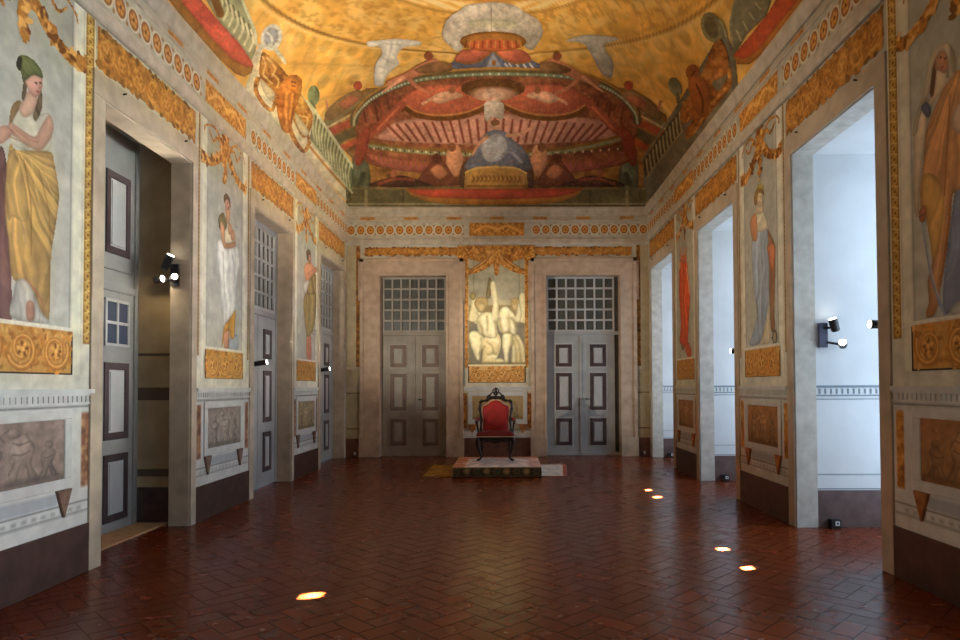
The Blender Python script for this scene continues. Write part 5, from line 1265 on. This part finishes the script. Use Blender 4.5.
t = thing('painted_parapet', (XR - .05, 9.5, 5.4), 'painted dark grey parapet with gold scrolls, urns and balustrade above the right cornice', 'fresco', 'painted parapets above the cornices')
cv = VT.canvas(640, 738, 24, 202, .7); b = VB(cv, 3.2, 640, 0)
b.poly([(266, 90), (304, 170), (316, 300), (226, 410), (104, 560), (18, 650), (8, 560), (8, 508), (130, 318), (200, 200)], (116, 108, 88), smooth=False); b.cv.speckle(.14, .2, 5); VT.build(cv, 'painted_wall', t, .015)
cv = VT.canvas(680, 732, 38, 142, .6); b = VB(cv, 3.2, 640, 0)
gd = gold_tex(.11, 65, dark=np.array((92, 50, 18.)), mid=np.array((160, 96, 40.)), light=np.array((200, 136, 66.)))
b.poly([(244, 126), (272, 150), (284, 200), (276, 240), (232, 262), (252, 290), (290, 232), (298, 262), (276, 300), (226, 360), (196, 400), (160, 440), (146, 420), (170, 380), (132, 396), (134, 340), (170, 290), (200, 230)], gd)
for pts in ([(286, 222), (282, 270), (240, 320), (200, 360)], [(150, 440), (176, 420), (200, 380)], [(140, 330), (160, 360), (150, 390)]): b.line(pts, (4, 2.4), gold_tex(.2, 66))
VT.build(cv, 'painted_ornament', t, .03, mot=.12)
cv = VT.canvas(684, 712, 62, 126, .6); b = VB(cv, 3.2, 640, 0)
b.dot(168, 232, 7, 8, (150, 88, 40), soft=.25, form=.2); b.poly([(156, 250), (190, 244), (216, 268), (222, 310), (214, 372), (180, 360), (160, 310)], (160, 94, 42), form=.2); b.line([(180, 270), (200, 320), (200, 360)], 1.6, (84, 44, 18)); b.line([(176, 228), (166, 240)], 1.5, (84, 44, 18))
VT.build(cv, 'painted_mask', t, .04)
cv = VT.canvas(698, 728, 10, 46, .6); b = VB(cv, 3.2, 640, 0)
b.dot(230, 88, 10.5, 15.5, (132, 126, 92), soft=.15, rot=-.35, form=.2); b.dot(228, 88, 6.5, 11, (96, 88, 60), soft=.3, rot=-.35); b.line([(256, 64), (270, 92), (274, 116)], 2.5, (150, 144, 108)); VT.build(cv, 'painted_cartouche', t, .03, mot=.12)
cv = VT.canvas(664, 688, 74, 108, .6); b = VB(cv, 3.2, 640, 0)
b.dot(112, 278, 6, 10, (128, 124, 90), soft=.2, rot=-.4, form=.25); b.line([(120, 300), (122, 326)], 3.4, (104, 100, 72)); VT.build(cv, 'painted_urn', t, .025)
cv = VT.canvas(642, 684, 108, 182, .6); b = VB(cv, 3.2, 640, 0)
b.poly([(122, 356), (134, 392), (130, 420), (16, 572), (10, 514)], (84, 76, 54), smooth=False)
for k in range(11): x = 20 + k * 10.6; b.line([(x, 508 - k * 14.6), (x + 3, 536 - k * 14.2), (x + 8, 562 - k * 14)], 1.5, (176, 162, 118))
b.line([(6, 512), (128, 330), (262, 108)], 2.2, (130, 122, 98), smooth=False); b.line([(14, 576), (132, 424)], 1.8, (140, 130, 98), smooth=False); VT.build(cv, 'painted_balustrade', t, .03)

# balconies hung with red cloth, nearer the viewer
t = thing('painted_balcony', (XL + .05, 7.2, 5.4), 'painted balcony hung with red cloth above the left cornice, nearest the viewer', 'fresco', 'painted balconies with red hangings')
cv = VT.canvas(196, 260, -40, 66, .7); b = VB(cv, 5.816, 160, 0)
b.poly([(300, -230), (420, -230), (470, 0), (540, 170), (562, 250), (548, 372), (470, 270), (330, 110), (270, 0)], (160, 158, 122), smooth=False)
for k in range(7): x = 330 + k * 30; b.line([(x + 20, 60 + k * 36 - 100), (x + 34, 60 + k * 36 - 40), (x + 10, 60 + k * 36 + 20)], 2.4, (206, 200, 164)); b.line([(x + 34, 60 + k * 36 - 100), (x + 52, 60 + k * 36 - 30)], 1.8, (104, 100, 70))
b.line([(440, -200), (480, 0), (548, 170), (560, 260)], 3, (190, 188, 156)); b.line([(300, -60), (350, 80)], 8, (132, 88, 34), smooth=False)
VT.build(cv, 'painted_balustrade', t, .02)
cv = VT.canvas(140, 258, -44, 80, .7); b = VB(cv, 5.816, 160, 0)
b.poly([(-110, -200), (20, -240), (120, 0), (180, 70), (300, 220), (430, 350), (546, 380), (532, 424), (490, 448), (440, 430), (330, 330), (180, 170), (50, 0)], (162, 112, 48), smooth=False); b.poly([(0, -240), (120, -240), (240, 0), (330, 110), (460, 250), (530, 350), (546, 386), (500, 388), (430, 352), (300, 222), (180, 72), (118, 0)], (220, 98, 76), smooth=False, form=.08)
VT.build(cv, 'painted_hanging', t, .035, mot=.12)
t = thing('painted_balcony', (XR - .05, 7.2, 5.4), 'painted balcony hung with dark red cloth above the right cornice, nearest the viewer', 'fresco', 'painted balconies with red hangings')
cv = VT.canvas(728, 776, -30, 66, .7); b = VB(cv, 3.2, 640, 0)
b.poly([(296, 160), (286, 70), (314, -60), (440, -60), (402, 50), (340, 112), (302, 176)], (122, 116, 90), smooth=False)
for k in range(6): x = 310 + k * 20; b.line([(x, 100 - k * 30), (x + 14, 130 - k * 34)], 1.6, (176, 166, 128), smooth=False)
b.line([(298, 150), (290, 70), (314, -40)], 2, (140, 136, 108)); VT.build(cv, 'painted_balustrade', t, .02)
cv = VT.canvas(730, 830, -44, 70, .7); b = VB(cv, 3.2, 640, 0)
b.poly([(298, 180), (312, 206), (350, 206), (392, 172), (462, 90), (530, 8), (600, -100), (540, -100), (470, 10), (380, 130)], (166, 106, 44), smooth=False); b.poly([(298, 178), (360, 104), (410, 42), (450, -30), (480, -120), (580, -120), (500, 6), (440, 80), (380, 160), (334, 190)], (186, 78, 44), smooth=False, form=.08)
VT.build(cv, 'painted_hanging', t, .035, mot=.12)
# ------------------------------------------------------------------ rugs, dais, throne
def rug(corners, z, paint, name, label, cat, res=.02, thick=.012, parent=None):
    c = np.array(corners, float)                       # near-left, near-right, far-right, far-left
    ctr = c.mean(0)
    t = thing(name, (ctr[0], ctr[1], z - thick), label, cat)
    w = np.linalg.norm(c[1] - c[0]); d = np.linalg.norm(c[3] - c[0])
    nu, nv = int(w / res) + 2, int(d / res) + 2
    S_, T_ = np.meshgrid(np.linspace(0, 1, nu), np.linspace(0, 1, nv)); S_, T_ = S_.ravel(), T_.ravel()
    cv = Canvas(S_ * w, T_ * d); cv.nu, cv.nv = nu, nv; paint(cv, w, d)
    P = ((1 - S_) * (1 - T_))[:, None] * c[0] + (S_ * (1 - T_))[:, None] * c[1] + (S_ * T_)[:, None] * c[2] + ((1 - S_) * T_)[:, None] * c[3]
    grid_mesh('woven_field', np.column_stack([P, np.full(len(P), z)]), cv.C, nu, nv, None, 'carpet', t)
    m = MB(); lo = z - thick
    for k in range(4):
        a, b2 = c[k], c[(k + 1) % 4]; m.quad([(*a, lo), (*b2, lo), (*b2, z), (*a, z)])
    m.quad([(*q, lo) for q in c]); m.build('rug_edge', 'rug_edge', t)
    return t
mat('rug_edge', (120, 86, 50), 0.95)
def lattice(cv, u0, u1, v0, v1, step, cols, seed):
    i = 0
    for a in np.arange(u0, u1, step):
        for j, q in enumerate(np.arange(v0, v1, step)):
            o = step / 2 if j % 2 else 0
            cv.ell(a + o + step / 2, q + step / 2, step * .42, step * .30, cols[(i + j) % len(cols)], soft=.4); cv.ell(a + o + step / 2, q + step / 2, step * .2, step * .14, cols[(i + j + 1) % len(cols)], soft=.4)
        i += 1
def rug_l(cv, w, d):
    cv.C[:] = (150, 118, 56); cv.A[:] = 1
    lattice(cv, .05, w, .05, d, .20, [(188, 152, 72), (104, 92, 50), (168, 118, 58)], 1); cv.rect(0, w, 0, .06, (150, 108, 44)); cv.rect(0, .06, 0, d, (88, 54, 28)); cv.speckle(.3, 14, 3)
def rug_r(cv, w, d):
    cv.C[:] = (206, 206, 204); cv.A[:] = 1
    lattice(cv, 0, w, .05, d, .17, [(178, 184, 190), (226, 222, 214), (160, 164, 172)], 2); cv.rect(w - .07, w, 0, d, (150, 84, 66)); cv.rect(w - .12, w - .07, 0, d, (214, 206, 196)); cv.rect(0, w, 0, .04, (190, 186, 180)); cv.speckle(.15, 14, 5)
rug([(-1.47, 10.96), (-.30, 10.96), (-.30, 12.55), (-1.46, 12.55)], .012, rug_l, 'rug', 'olive and gold patterned rug showing on the left side of the dais', 'rug')
rug([(-.05, 10.96), (.99, 10.96), (1.12, 12.55), (.02, 12.55)], .012, rug_r, 'rug', 'pale bluish white patterned rug showing on the right side of the dais', 'rug')
DX0, DX1, DY0, DY1, DZ = -.905, .562, 10.90, 12.48, .167
t = thing('dais', ((DX0 + DX1) / 2, (DY0 + DY1) / 2, .012), 'low square dais covered by a flowered carpet, under the throne', 'platform')
MB().box(DX0 + .01, DX1 - .01, DY0 + .01, DY1 - .01, .013, DZ - .012).build('step', 'wood_dark', t)
# one carpet over top and front
n = 74; gu = np.linspace(DX0, DX1, n); prof = [(DY0 + .004, .014), (DY0 - .002, .05), (DY0 - .004, .10), (DY0 - .002, DZ - .02), (DY0 + .006, DZ - .004), (DY0 + .02, DZ)] + [(y, DZ + .001) for y in np.linspace(DY0 + .05, DY1, 70)]
pts = []; vv = []; acc = 0
arc = [0.0]
for k in range(1, len(prof)): arc.append(arc[-1] + math.hypot(prof[k][0] - prof[k - 1][0], prof[k][1] - prof[k - 1][1]))
# refine the front drop so that its pattern reads
fine = np.concatenate([np.linspace(0, arc[5], 18), np.array(arc[6:])]); py = np.interp(fine, arc, [p[0] for p in prof]); pz = np.interp(fine, arc, [p[1] for p in prof])
GU, GA = np.meshgrid(gu, fine); _, PYg = np.meshgrid(gu, py); _, PZg = np.meshgrid(gu, pz)
cv = Canvas(GU.ravel(), GA.ravel(), (222, 210, 206)); hf = arc[5]
w = DX1 - DX0
cv.rect(DX0, DX1, 0, hf * .97, (74, 66, 40), soft=.02)
for k in range(9):
    u = DX0 + (k + .5) * w / 9
    cv.poly([(u - .085, hf * .5), (u, hf * .96), (u + .085, hf * .5), (u, hf * .06)], (128, 104, 56) if k % 2 else (110, 78, 50), soft=.02, smooth=False); cv.ell(u, hf * .5, .04, .035, (170, 128, 90) if k % 2 else (60, 70, 50), soft=.4); cv.ell(u + w / 18, hf * .5, .03, .045, (50, 44, 30), soft=.4)
cv.rect(DX0, DX1, hf * .97, hf + .05, (206, 190, 170), soft=.02)
cv.rect(DX0, DX0 + .20, hf, 3, (196, 128, 88), soft=.03); cv.rect(DX1 - .20, DX1, hf, 3, (206, 172, 164), soft=.03); cv.rect(DX0, DX1, hf + 1.3, 3, (200, 140, 104), soft=.03)  # right border painted paler to carry the window sheen
for k in range(60):
    u, v = random.uniform(DX0, DX1), random.uniform(hf + .08, hf + 1.5); cv.ell(u, v, random.uniform(.03, .07), random.uniform(.02, .05), [(168, 150, 150), (216, 206, 200), (176, 128, 116), (150, 146, 158)][k % 4], soft=.5)
cv.ell((DX0 + DX1) / 2, hf + .75, .34, .42, (176, 170, 178), soft=.3); cv.ell((DX0 + DX1) / 2, hf + .75, .22, .28, (204, 186, 178), soft=.3); cv.speckle(.2, 14, 4)
grid_mesh('carpet', np.stack([GU.ravel(), PYg.ravel(), PZg.ravel()], -1), cv.C, n, len(fine), None, 'carpet', t)
m = MB(); m.quad([(DX0, DY0, .014), (DX0, DY1, .014), (DX0, DY1, DZ), (DX0, DY0, DZ)]); m.quad([(DX1, DY0, .014), (DX1, DY1, .014), (DX1, DY1, DZ), (DX1, DY0, DZ)]); m.quad([(DX0, DY1, .014), (DX1, DY1, .014), (DX1, DY1, DZ), (DX0, DY1, DZ)]); m.build('carpet_side', 'rug_edge', t)

CX, CY0, CZ = -.212, 11.76, DZ + .001
th_ = thing('throne', (CX, CY0 + .28, CZ), 'carved dark wood throne with red velvet seat and back, on the carpeted dais', 'throne chair')
def TP(x, y, z): return (CX + x, CY0 + y, CZ + z)
def tube_t(name, paths, mats, n=10, sub=0, parent=None, caps=True):
    m = MB()
    for pts, r in paths:
        P = spline(np.column_stack([np.array(pts), np.array(r if hasattr(r, '__len__') else [r] * len(pts))]), False, 5)
        m.tube([TP(*p[:3]) for p in P], [p[3] for p in P], n)
    return m.build(name, mats, parent or th_)
for sx in (-1, 1):
    tube_t('leg', [([(sx * .300, .02, .42), (sx * .318, -.015, .34), (sx * .295, .0, .22), (sx * .255, .02, .10), (sx * .262, .012, .05), (sx * .305, -.02, .026), (sx * .325, -.03, .034)], [.036, .038, .028, .020, .019, .022, .012])], 'wood_dark')
    tube_t('leg', [([(sx * .25, .53, .42), (sx * .25, .55, .22), (sx * .26, .60, .008)], [.028, .022, .018])], 'wood_dark')
# seat rail with a carved apron
m = MB()
front = [(-.31, .43), (-.31, .36), (-.24, .355), (-.18, .33), (-.10, .345), (-.05, .315), (0, .30), (.05, .315), (.10, .345), (.18, .33), (.24, .355), (.31, .36), (.31, .43)]
m.prism([(CX + x, CZ + z) for x, z in front], 'y', CY0 - .012, CY0 + .03)
m.box(CX - .31, CX - .27, CY0 + .03, CY0 + .55, CZ + .36, CZ + .43); m.box(CX + .27, CX + .31, CY0 + .03, CY0 + .55, CZ + .36, CZ + .43); m.box(CX - .27, CX + .27, CY0 + .51, CY0 + .55, CZ + .36, CZ + .43)
rail = m.build('seat_rail', 'wood_dark', th_, bevel=.008)
for x, z, r in ((0, .345, .030), (-.06, .36, .020), (.06, .36, .020), (-.2, .365, .018), (.2, .365, .018)): MB().tube([TP(x - r, -.016, z), TP(x, -.024, z + .006), TP(x + r, -.016, z)], [r * .3, r * .7, r * .3], 8).build('carving', 'wood_dark', rail)
def pillow(poly, y0, tilt, bulge, name, matname, back=.03):
    """cushion with an outline in x-z and a domed face towards -y; tilt leans it back"""
    p = spline(poly, True, 4); c = p.mean(0); m = MB(); n = len(p)
    def pt(q, y): return TP(q[0], y0 + (q[1] - .46) * tilt + y, q[1])
    rings = [(1.0, back), (1.0, 0.0), (.96, -bulge * .45), (.86, -bulge * .8), (.62, -bulge * .97), (.3, -bulge), (.05, -bulge)]
    for s_, y in rings: m.v += [pt(c + (q - c) * s_, y) for q in p]
    for k in range(len(rings) - 1):
        for j in range(n): m.f.append((k * n + j, k * n + (j + 1) % n, (k + 1) * n + (j + 1) % n, (k + 1) * n + j)); m.m.append(0); m.sm.append(k > 0)
    m.f.append(tuple(range(n))); m.m.append(0); m.sm.append(False)
    e = (len(rings) - 1) * n; m.f.append(tuple(range(e, e + n))); m.m.append(0); m.sm.append(True)
    return m.build(name, matname, th_), p
def bk(X, Y): return ((X - 480) * .00322, .46 + (300 - Y) * .00335)
TL, YB0 = .13, .50
up_ = [bk(*q) for q in ((480, 116), (508, 124), (530, 140), (552, 150), (559, 178), (553, 225), (549, 298), (480, 300), (411, 298), (407, 225), (401, 178), (408, 150), (430, 140), (452, 124))]
bc, outl = pillow(up_, YB0, TL, .055, 'back_cushion', 'red_velvet')
def BP(x, z, y=0): return TP(x, YB0 + (z - .46) * TL + y, z)
m = MB(); q = [BP(x, z, -.006) for x, z in outl]; m.tube(q + [q[0]], .0085, 8, caps=False); m.build('piping', 'piping', bc)
# frame around the back, with shoulders
fr = [bk(*q) for q in ((392, 312), (394, 260), (396, 215), (388, 170), (390, 136), (404, 122), (430, 118), (452, 106), (480, 100), (508, 106), (530, 118), (556, 122), (570, 136), (572, 170), (564, 215), (566, 260), (568, 312))]
frp = spline(fr, False, 5); m = MB()
m.tube([BP(x, z, .015) for x, z in frp], [.024 + .005 * math.sin(k * .9) for k in range(len(frp))], 10)
m.tube([BP(x, z, -.006) for x, z in frp], [.012 + .004 * math.sin(k * 1.7) for k in range(len(frp))], 8)
bf = m.build('back_frame', 'wood_dark', th_)
for sx in (-1, 1):
    for (X, Y, r) in ((390, 128, .030), (398, 118, .022), (388, 150, .020), (412, 122, .016)):
        x, z = bk(X, Y); x *= sx; MB().tube([BP(x, z - r, 0), BP(x, z, -.012), BP(x, z + r, 0)], [r * .3, r, r * .3], 8).build('carving', 'wood_dark', bf)
cr = []
for sx in (-1, 1):
    def q(pts, r): cr.append(([BP(sx * x, z, .0)[0:3] for x, z in pts], r))
    q([(.165, 1.085), (.155, 1.14), (.12, 1.165), (.095, 1.145), (.105, 1.12), (.125, 1.125)], .013)
    q([(.14, 1.075), (.135, 1.12), (.095, 1.185), (.055, 1.215), (.03, 1.20), (.04, 1.175)], .014)
    q([(.10, 1.085), (.075, 1.125), (.04, 1.14), (.02, 1.115)], .012)
    q([(.045, 1.215), (.055, 1.25), (.03, 1.28), (.0, 1.295)], .012)
    q([(.03, 1.09), (.012, 1.15), (.03, 1.20), (.012, 1.25)], .011)
cr.append(([BP(0, 1.08), BP(0, 1.13), BP(0, 1.20), BP(0, 1.26), BP(0, 1.315)], [.020, .014, .022, .024, .006]))
m = MB()
for pts, r in cr:
    P = spline(np.column_stack([np.array(pts), np.array(r if hasattr(r, '__len__') else [r] * len(pts))]), False, 5); m.tube([tuple(p[:3]) for p in P], [p[3] for p in P], 8)
m.build('crest', 'wood_dark', th_)
# seat cushion: domed slab
m = MB(); seat = [(-.325, -.02), (.325, -.02), (.30, .30), (.265, .52), (-.265, .52), (-.30, .30)]
sp = spline([(-.325, -.01), (-.20, -.028), (0, -.032), (.20, -.028), (.325, -.01), (.318, .15), (.295, .34), (.262, .51), (0, .53), (-.262, .51), (-.295, .34), (-.318, .15)], True, 4); cc = sp.mean(0); n = len(sp)
for s_, z in ((1.0, .43), (1.02, .455), (1.0, .485), (.94, .505), (.75, .522), (.4, .53), (.05, .532)): m.v += [TP(*(cc + (p - cc) * s_), z) for p in sp]
for k in range(6):
    for j in range(n): m.f.append((k * n + j, k * n + (j + 1) % n, (k + 1) * n + (j + 1) % n, (k + 1) * n + j)); m.m.append(0); m.sm.append(True)
m.f.append(tuple(range(n))); m.m.append(0); m.sm.append(False); m.f.append(tuple(range(6 * n, 7 * n))); m.m.append(0); m.sm.append(True)
sc_ = m.build('seat_cushion', 'red_seat', th_)
m = MB(); q = [TP(*(cc + (p - cc) * 1.012), .436) for p in sp]; m.tube(q + [q[0]], .0085, 8, caps=False); m.build('piping', 'piping', sc_)
for sx in (-1, 1):
    arm = tube_t('arm', [([(sx * .272, .50, .74), (sx * .305, .40, .72), (sx * .335, .26, .69), (sx * .345, .13, .70), (sx * .335, .07, .68), (sx * .33, .06, .65)], [.020, .020, .021, .024, .026, .016]), ([(sx * .335, .10, .69), (sx * .325, .17, .62), (sx * .312, .16, .52), (sx * .305, .12, .42)], [.020, .018, .018, .024])], 'wood_dark')
    m = MB(); P = spline([TP(sx * .318, .40, .742), TP(sx * .337, .30, .722), TP(sx * .345, .18, .722)], False, 5); m.tube([tuple(p) for p in P], [.018 + .010 * math.sin(math.pi * k / (len(P) - 1)) for k in range(len(P))], 10); m.build('arm_pad', 'red_velvet', arm)

# ------------------------------------------------------------------ small black spotlights on brackets
def head(parent, back, front, r, lens_r=None):
    bk_, fr_ = Vector(back), Vector(front); d = (fr_ - bk_).normalized()
    o = MB().tube([bk_, bk_ + d * .012, bk_ + (fr_ - bk_) * .45, bk_ + (fr_ - bk_) * .48, fr_], [r * .7, r * .95, r * .95, r, r], 16).build('lamp_head', 'black', parent, bevel=.002)
    MB().tube([fr_ - d * .004, fr_ + d * .004], lens_r or r * .86, 16).build('lens', 'lens', o)
    return o
# door niche, left: plate with three heads
G = 'black spotlights fixed in the door and window openings'
y = DOORS[0][1] - .011
t = thing('spotlight', (-3.610, y, 2.70), 'black bracket with three spotlight heads inside the nearest left doorway', 'spotlight', G)
MB().box(-3.650, -3.565, y - .04, y, 2.60, 2.84).build('mounting_plate', 'black', t, bevel=.004)
for q in (((-3.620, y - .04, 2.80), (-3.650, y - .07, 2.82)), ((-3.600, y - .04, 2.68), (-3.580, y - .09, 2.68)), ((-3.630, y - .04, 2.66), (-3.710, y - .06, 2.665))): MB().tube(q, .012, 8).build('swivel', 'black', t)
head(t, (-3.705, y - .07, 2.775), (-3.622, y - .085, 2.925), .044)
head(t, (-3.620, y - .05, 2.672), (-3.550, y - .14, 2.686), .036)
head(t, (-3.810, y - .06, 2.655), (-3.710, y - .08, 2.672), .040)
for (a, zz, lb) in ((DOORS[1][0], 1.815, 'black spotlight with lit lens projecting from the middle left doorway'), (DOORS[2][0], 1.81, 'black spotlight with lit lens projecting from the farthest left doorway')):
    y = a + .011
    t = thing('spotlight', (-3.550, y, zz), lb, 'spotlight', G)
    MB().box(-3.590, -3.510, y, y + .03, zz - .08, zz + .06).build('mounting_plate', 'black', t, bevel=.004)
    MB().tube([(-3.550, y + .03, zz), (-3.480, y + .075, zz + .0)], .012, 8).build('swivel', 'black', t)
    head(t, (-3.500, y + .075, zz - .005), (-3.295, y + .085, zz + .028), .036)
# first window, right: grey-blue plate with two heads, and one on the near side
y = WINS[0][1] - .02
t = thing('spotlight', (3.335, y, 2.02), 'blue grey bracket with two lit spotlight heads in the nearest right window recess', 'spotlight', G)
MB().box(3.295, 3.385, y - .03, y + .01, 1.895, 2.155).build('mounting_plate', 'bracket_blue', t, bevel=.004)
for q in (((3.34, y - .03, 2.10), (3.40, y - .07, 2.10)), ((3.37, y - .03, 1.95), (3.47, y - .08, 1.925))): MB().tube(q, .012, 8).build('swivel', 'black', t)
head(t, (3.45, y - .07, 2.06), (3.405, y - .09, 2.19), .045)
head(t, (3.525, y - .06, 1.905), (3.49, y - .12, 1.94), .042)
for (a, zz, lb) in ((WINS[0][0], 2.0, 'black spotlight with lit lens on the near side of the nearest right window'), (WINS[1][0], 1.96, 'black spotlight with lit lens on the near side of the middle right window')):
    y = a + .012
    t = thing('spotlight', (3.190, y, zz), lb, 'spotlight', G)
    MB().box(3.150, 3.230, y, y + .03, zz - .07, zz + .07).build('mounting_plate', 'black', t, bevel=.004)
    MB().tube([(3.190, y + .03, zz), (3.140, y + .075, zz)], .012, 8).build('swivel', 'black', t)
    head(t, (3.170, y + .075, zz), (3.015, y + .08, zz + .003), .036)
# floor sockets
for (x, y, lb) in ((3.42, WINS[0][1] - .02, 'black floor socket box with white cover in the nearest right window recess'), (3.42, WINS[1][1] - .02, 'black floor socket box with white cover in the middle right window recess'), (3.42, WINS[2][1] - .02, 'black floor socket box with white cover in the farthest right window recess')):
    t = thing('floor_socket', (x, y - .05, 0), lb, 'socket', 'floor sockets in the window recesses')
    MB().box(x - .05, x + .055, y - .07, y, 0.001, .095).build('socket_box', 'black', t, bevel=.004); MB().box(x - .008, x + .036, y - .074, y - .07, .035, .079).build('socket_cover', 'white_plastic', t); MB().box(x + .004, x + .024, y - .077, y - .074, .047, .067).build('socket_hole', 'black', t)
for (x, lb) in ((-3.25, 'small white socket low on the skirting in the left corner of the end wall'), (2.93, 'small white socket low on the skirting in the right corner of the end wall')):
    t = thing('wall_socket', (x, YB - PT, .06), lb, 'socket', 'white sockets on the end wall skirting')
    MB().box(x - .022, x + .022, YB - PT - .012, YB - PT - .001, .045, .105).build('socket_plate', 'white_plastic', t, bevel=.003); MB().box(x - .01, x + .01, YB - PT - .015, YB - PT - .012, .062, .088).build('socket_hole', 'black', t)
WARM = (1, .82, .56); NEU = (1, .91, .77); PAL = (1, .97, .90)
DAY = [50, 44, 40, 110, 110]  # last two: unseen windows, set stronger as ambient fill
SPOTS = [
 # location, target, watts, cone, blend, colour: beams at the modelled heads, plus added fill beams without a head
 ((3.0, 5.50, 2.03), (-3.4, 4.7, 3.2), 880, 62, .8, PAL),
 ((3.0, 5.50, 2.06), (-2.4, 11.0, 6.9), 2100, 56, .9, WARM),  # extra uplight on the vault from the same single head
 ((3.04, 2.15, 2.06), (-1.2, 9.4, 7.4), 1750, 56, .9, WARM),  # added vault uplight; no head stands there
 ((3.0, 5.52, 2.02), (-.22, 14.14, 2.75), 950, 11.5, .8, NEU),
 ((3.38, 6.70, 2.00), (-3.4, 8.0, 3.1), 640, 48, .8, PAL),
 ((3.0, 8.92, 1.97), (-3.4, 11.2, 3.1), 640, 44, .8, PAL),
 ((3.0, 8.94, 1.98), (-2.2, 14.1, 2.8), 260, 50, .9, NEU),  # extra wash added for the end wall
 ((-3.54, 7.0, 2.69), (3.09, 8.0, 3.5), 430, 52, .8, NEU),
 ((-3.35, 2.2, 2.10), (3.09, 4.6, 2.9), 130, 60, .8, NEU),  # lamp out of view, no head modelled
 ((-3.61, 7.04, 2.96), (-3.50, 6.25, 3.91), 55, 84, .7, NEU),
 ((-3.70, 6.96, 2.70), (-3.9, 7.2, 2.2), 6, 140, .9, WARM),
 ((-3.25, 9.070, 1.85), (3.09, 11.3, 3.0), 220, 44, .8, WARM),
 ((-3.25, 9.072, 1.86), (1.6, 14.1, 2.9), 700, 50, .9, NEU),  # second beam at one head, added to wash the end wall
 ((-3.25, 9.072, 1.86), (-1.9, 14.1, 3.0), 400, 48, .9, NEU),  # third beam, added to brighten the left of the end wall
 ((-3.22, 5.75, 1.85), (2.4, 10.6, 6.6), 330, 56, .9, WARM),  # uplight added where no head is modelled
]
# ------------------------------------------------------------------ light: daylight through the blinds, the sun in their gaps, the small spotlights and added fill beams
def area(name, loc, rot, sx, sy, col, watts, spread=math.pi):
    l = bpy.data.lights.new(name, 'AREA'); l.shape = 'RECTANGLE'; l.size = sx; l.size_y = sy; l.color = col; l.energy = watts; l.spread = spread
    o = bpy.data.objects.new(name, l); COL.objects.link(o); o.location = loc; o.rotation_euler = rot; return o
def aim(o, tgt):
    o.rotation_euler = (Vector(tgt) - o.location).to_track_quat('-Z', 'Y').to_euler()
def spot(name, loc, tgt, watts, angle, blend=0.6, col=(1, .86, .66), r=0.03):
    l = bpy.data.lights.new(name, 'SPOT'); l.energy = watts; l.spot_size = math.radians(angle); l.spot_blend = blend; l.color = col; l.shadow_soft_size = r
    o = bpy.data.objects.new(name, l); COL.objects.link(o); o.location = loc; aim(o, tgt); return o
for n, (a, b_) in enumerate(WINS + WIN_EXTRA):
    area('daylight', (XW - 0.14, (a + b_) / 2, 2.05), (0, -math.pi / 2, 0) if False else (math.pi / 2, 0, math.pi / 2), b_ - a - 0.2, 3.5, (0.62, 0.80, 1.0), DAY[n])
su = bpy.data.lights.new('sun', 'SUN'); su.energy = 2600; su.angle = math.radians(0.5); su.color = (1, .95, .86)
so = bpy.data.objects.new('sun', su); COL.objects.link(so); so.rotation_euler = SUN.to_track_quat('-Z', 'Y').to_euler(); so.location = (9, 8, 6)
wd_ = bpy.data.worlds.new('world'); S.world = wd_; wd_.use_nodes = True
bg = wd_.node_tree.nodes['Background']; bg.inputs['Color'].default_value = (0.55, 0.72, 1, 1); bg.inputs['Strength'].default_value = 1.0
for args in SPOTS: spot('spot_beam', *args)
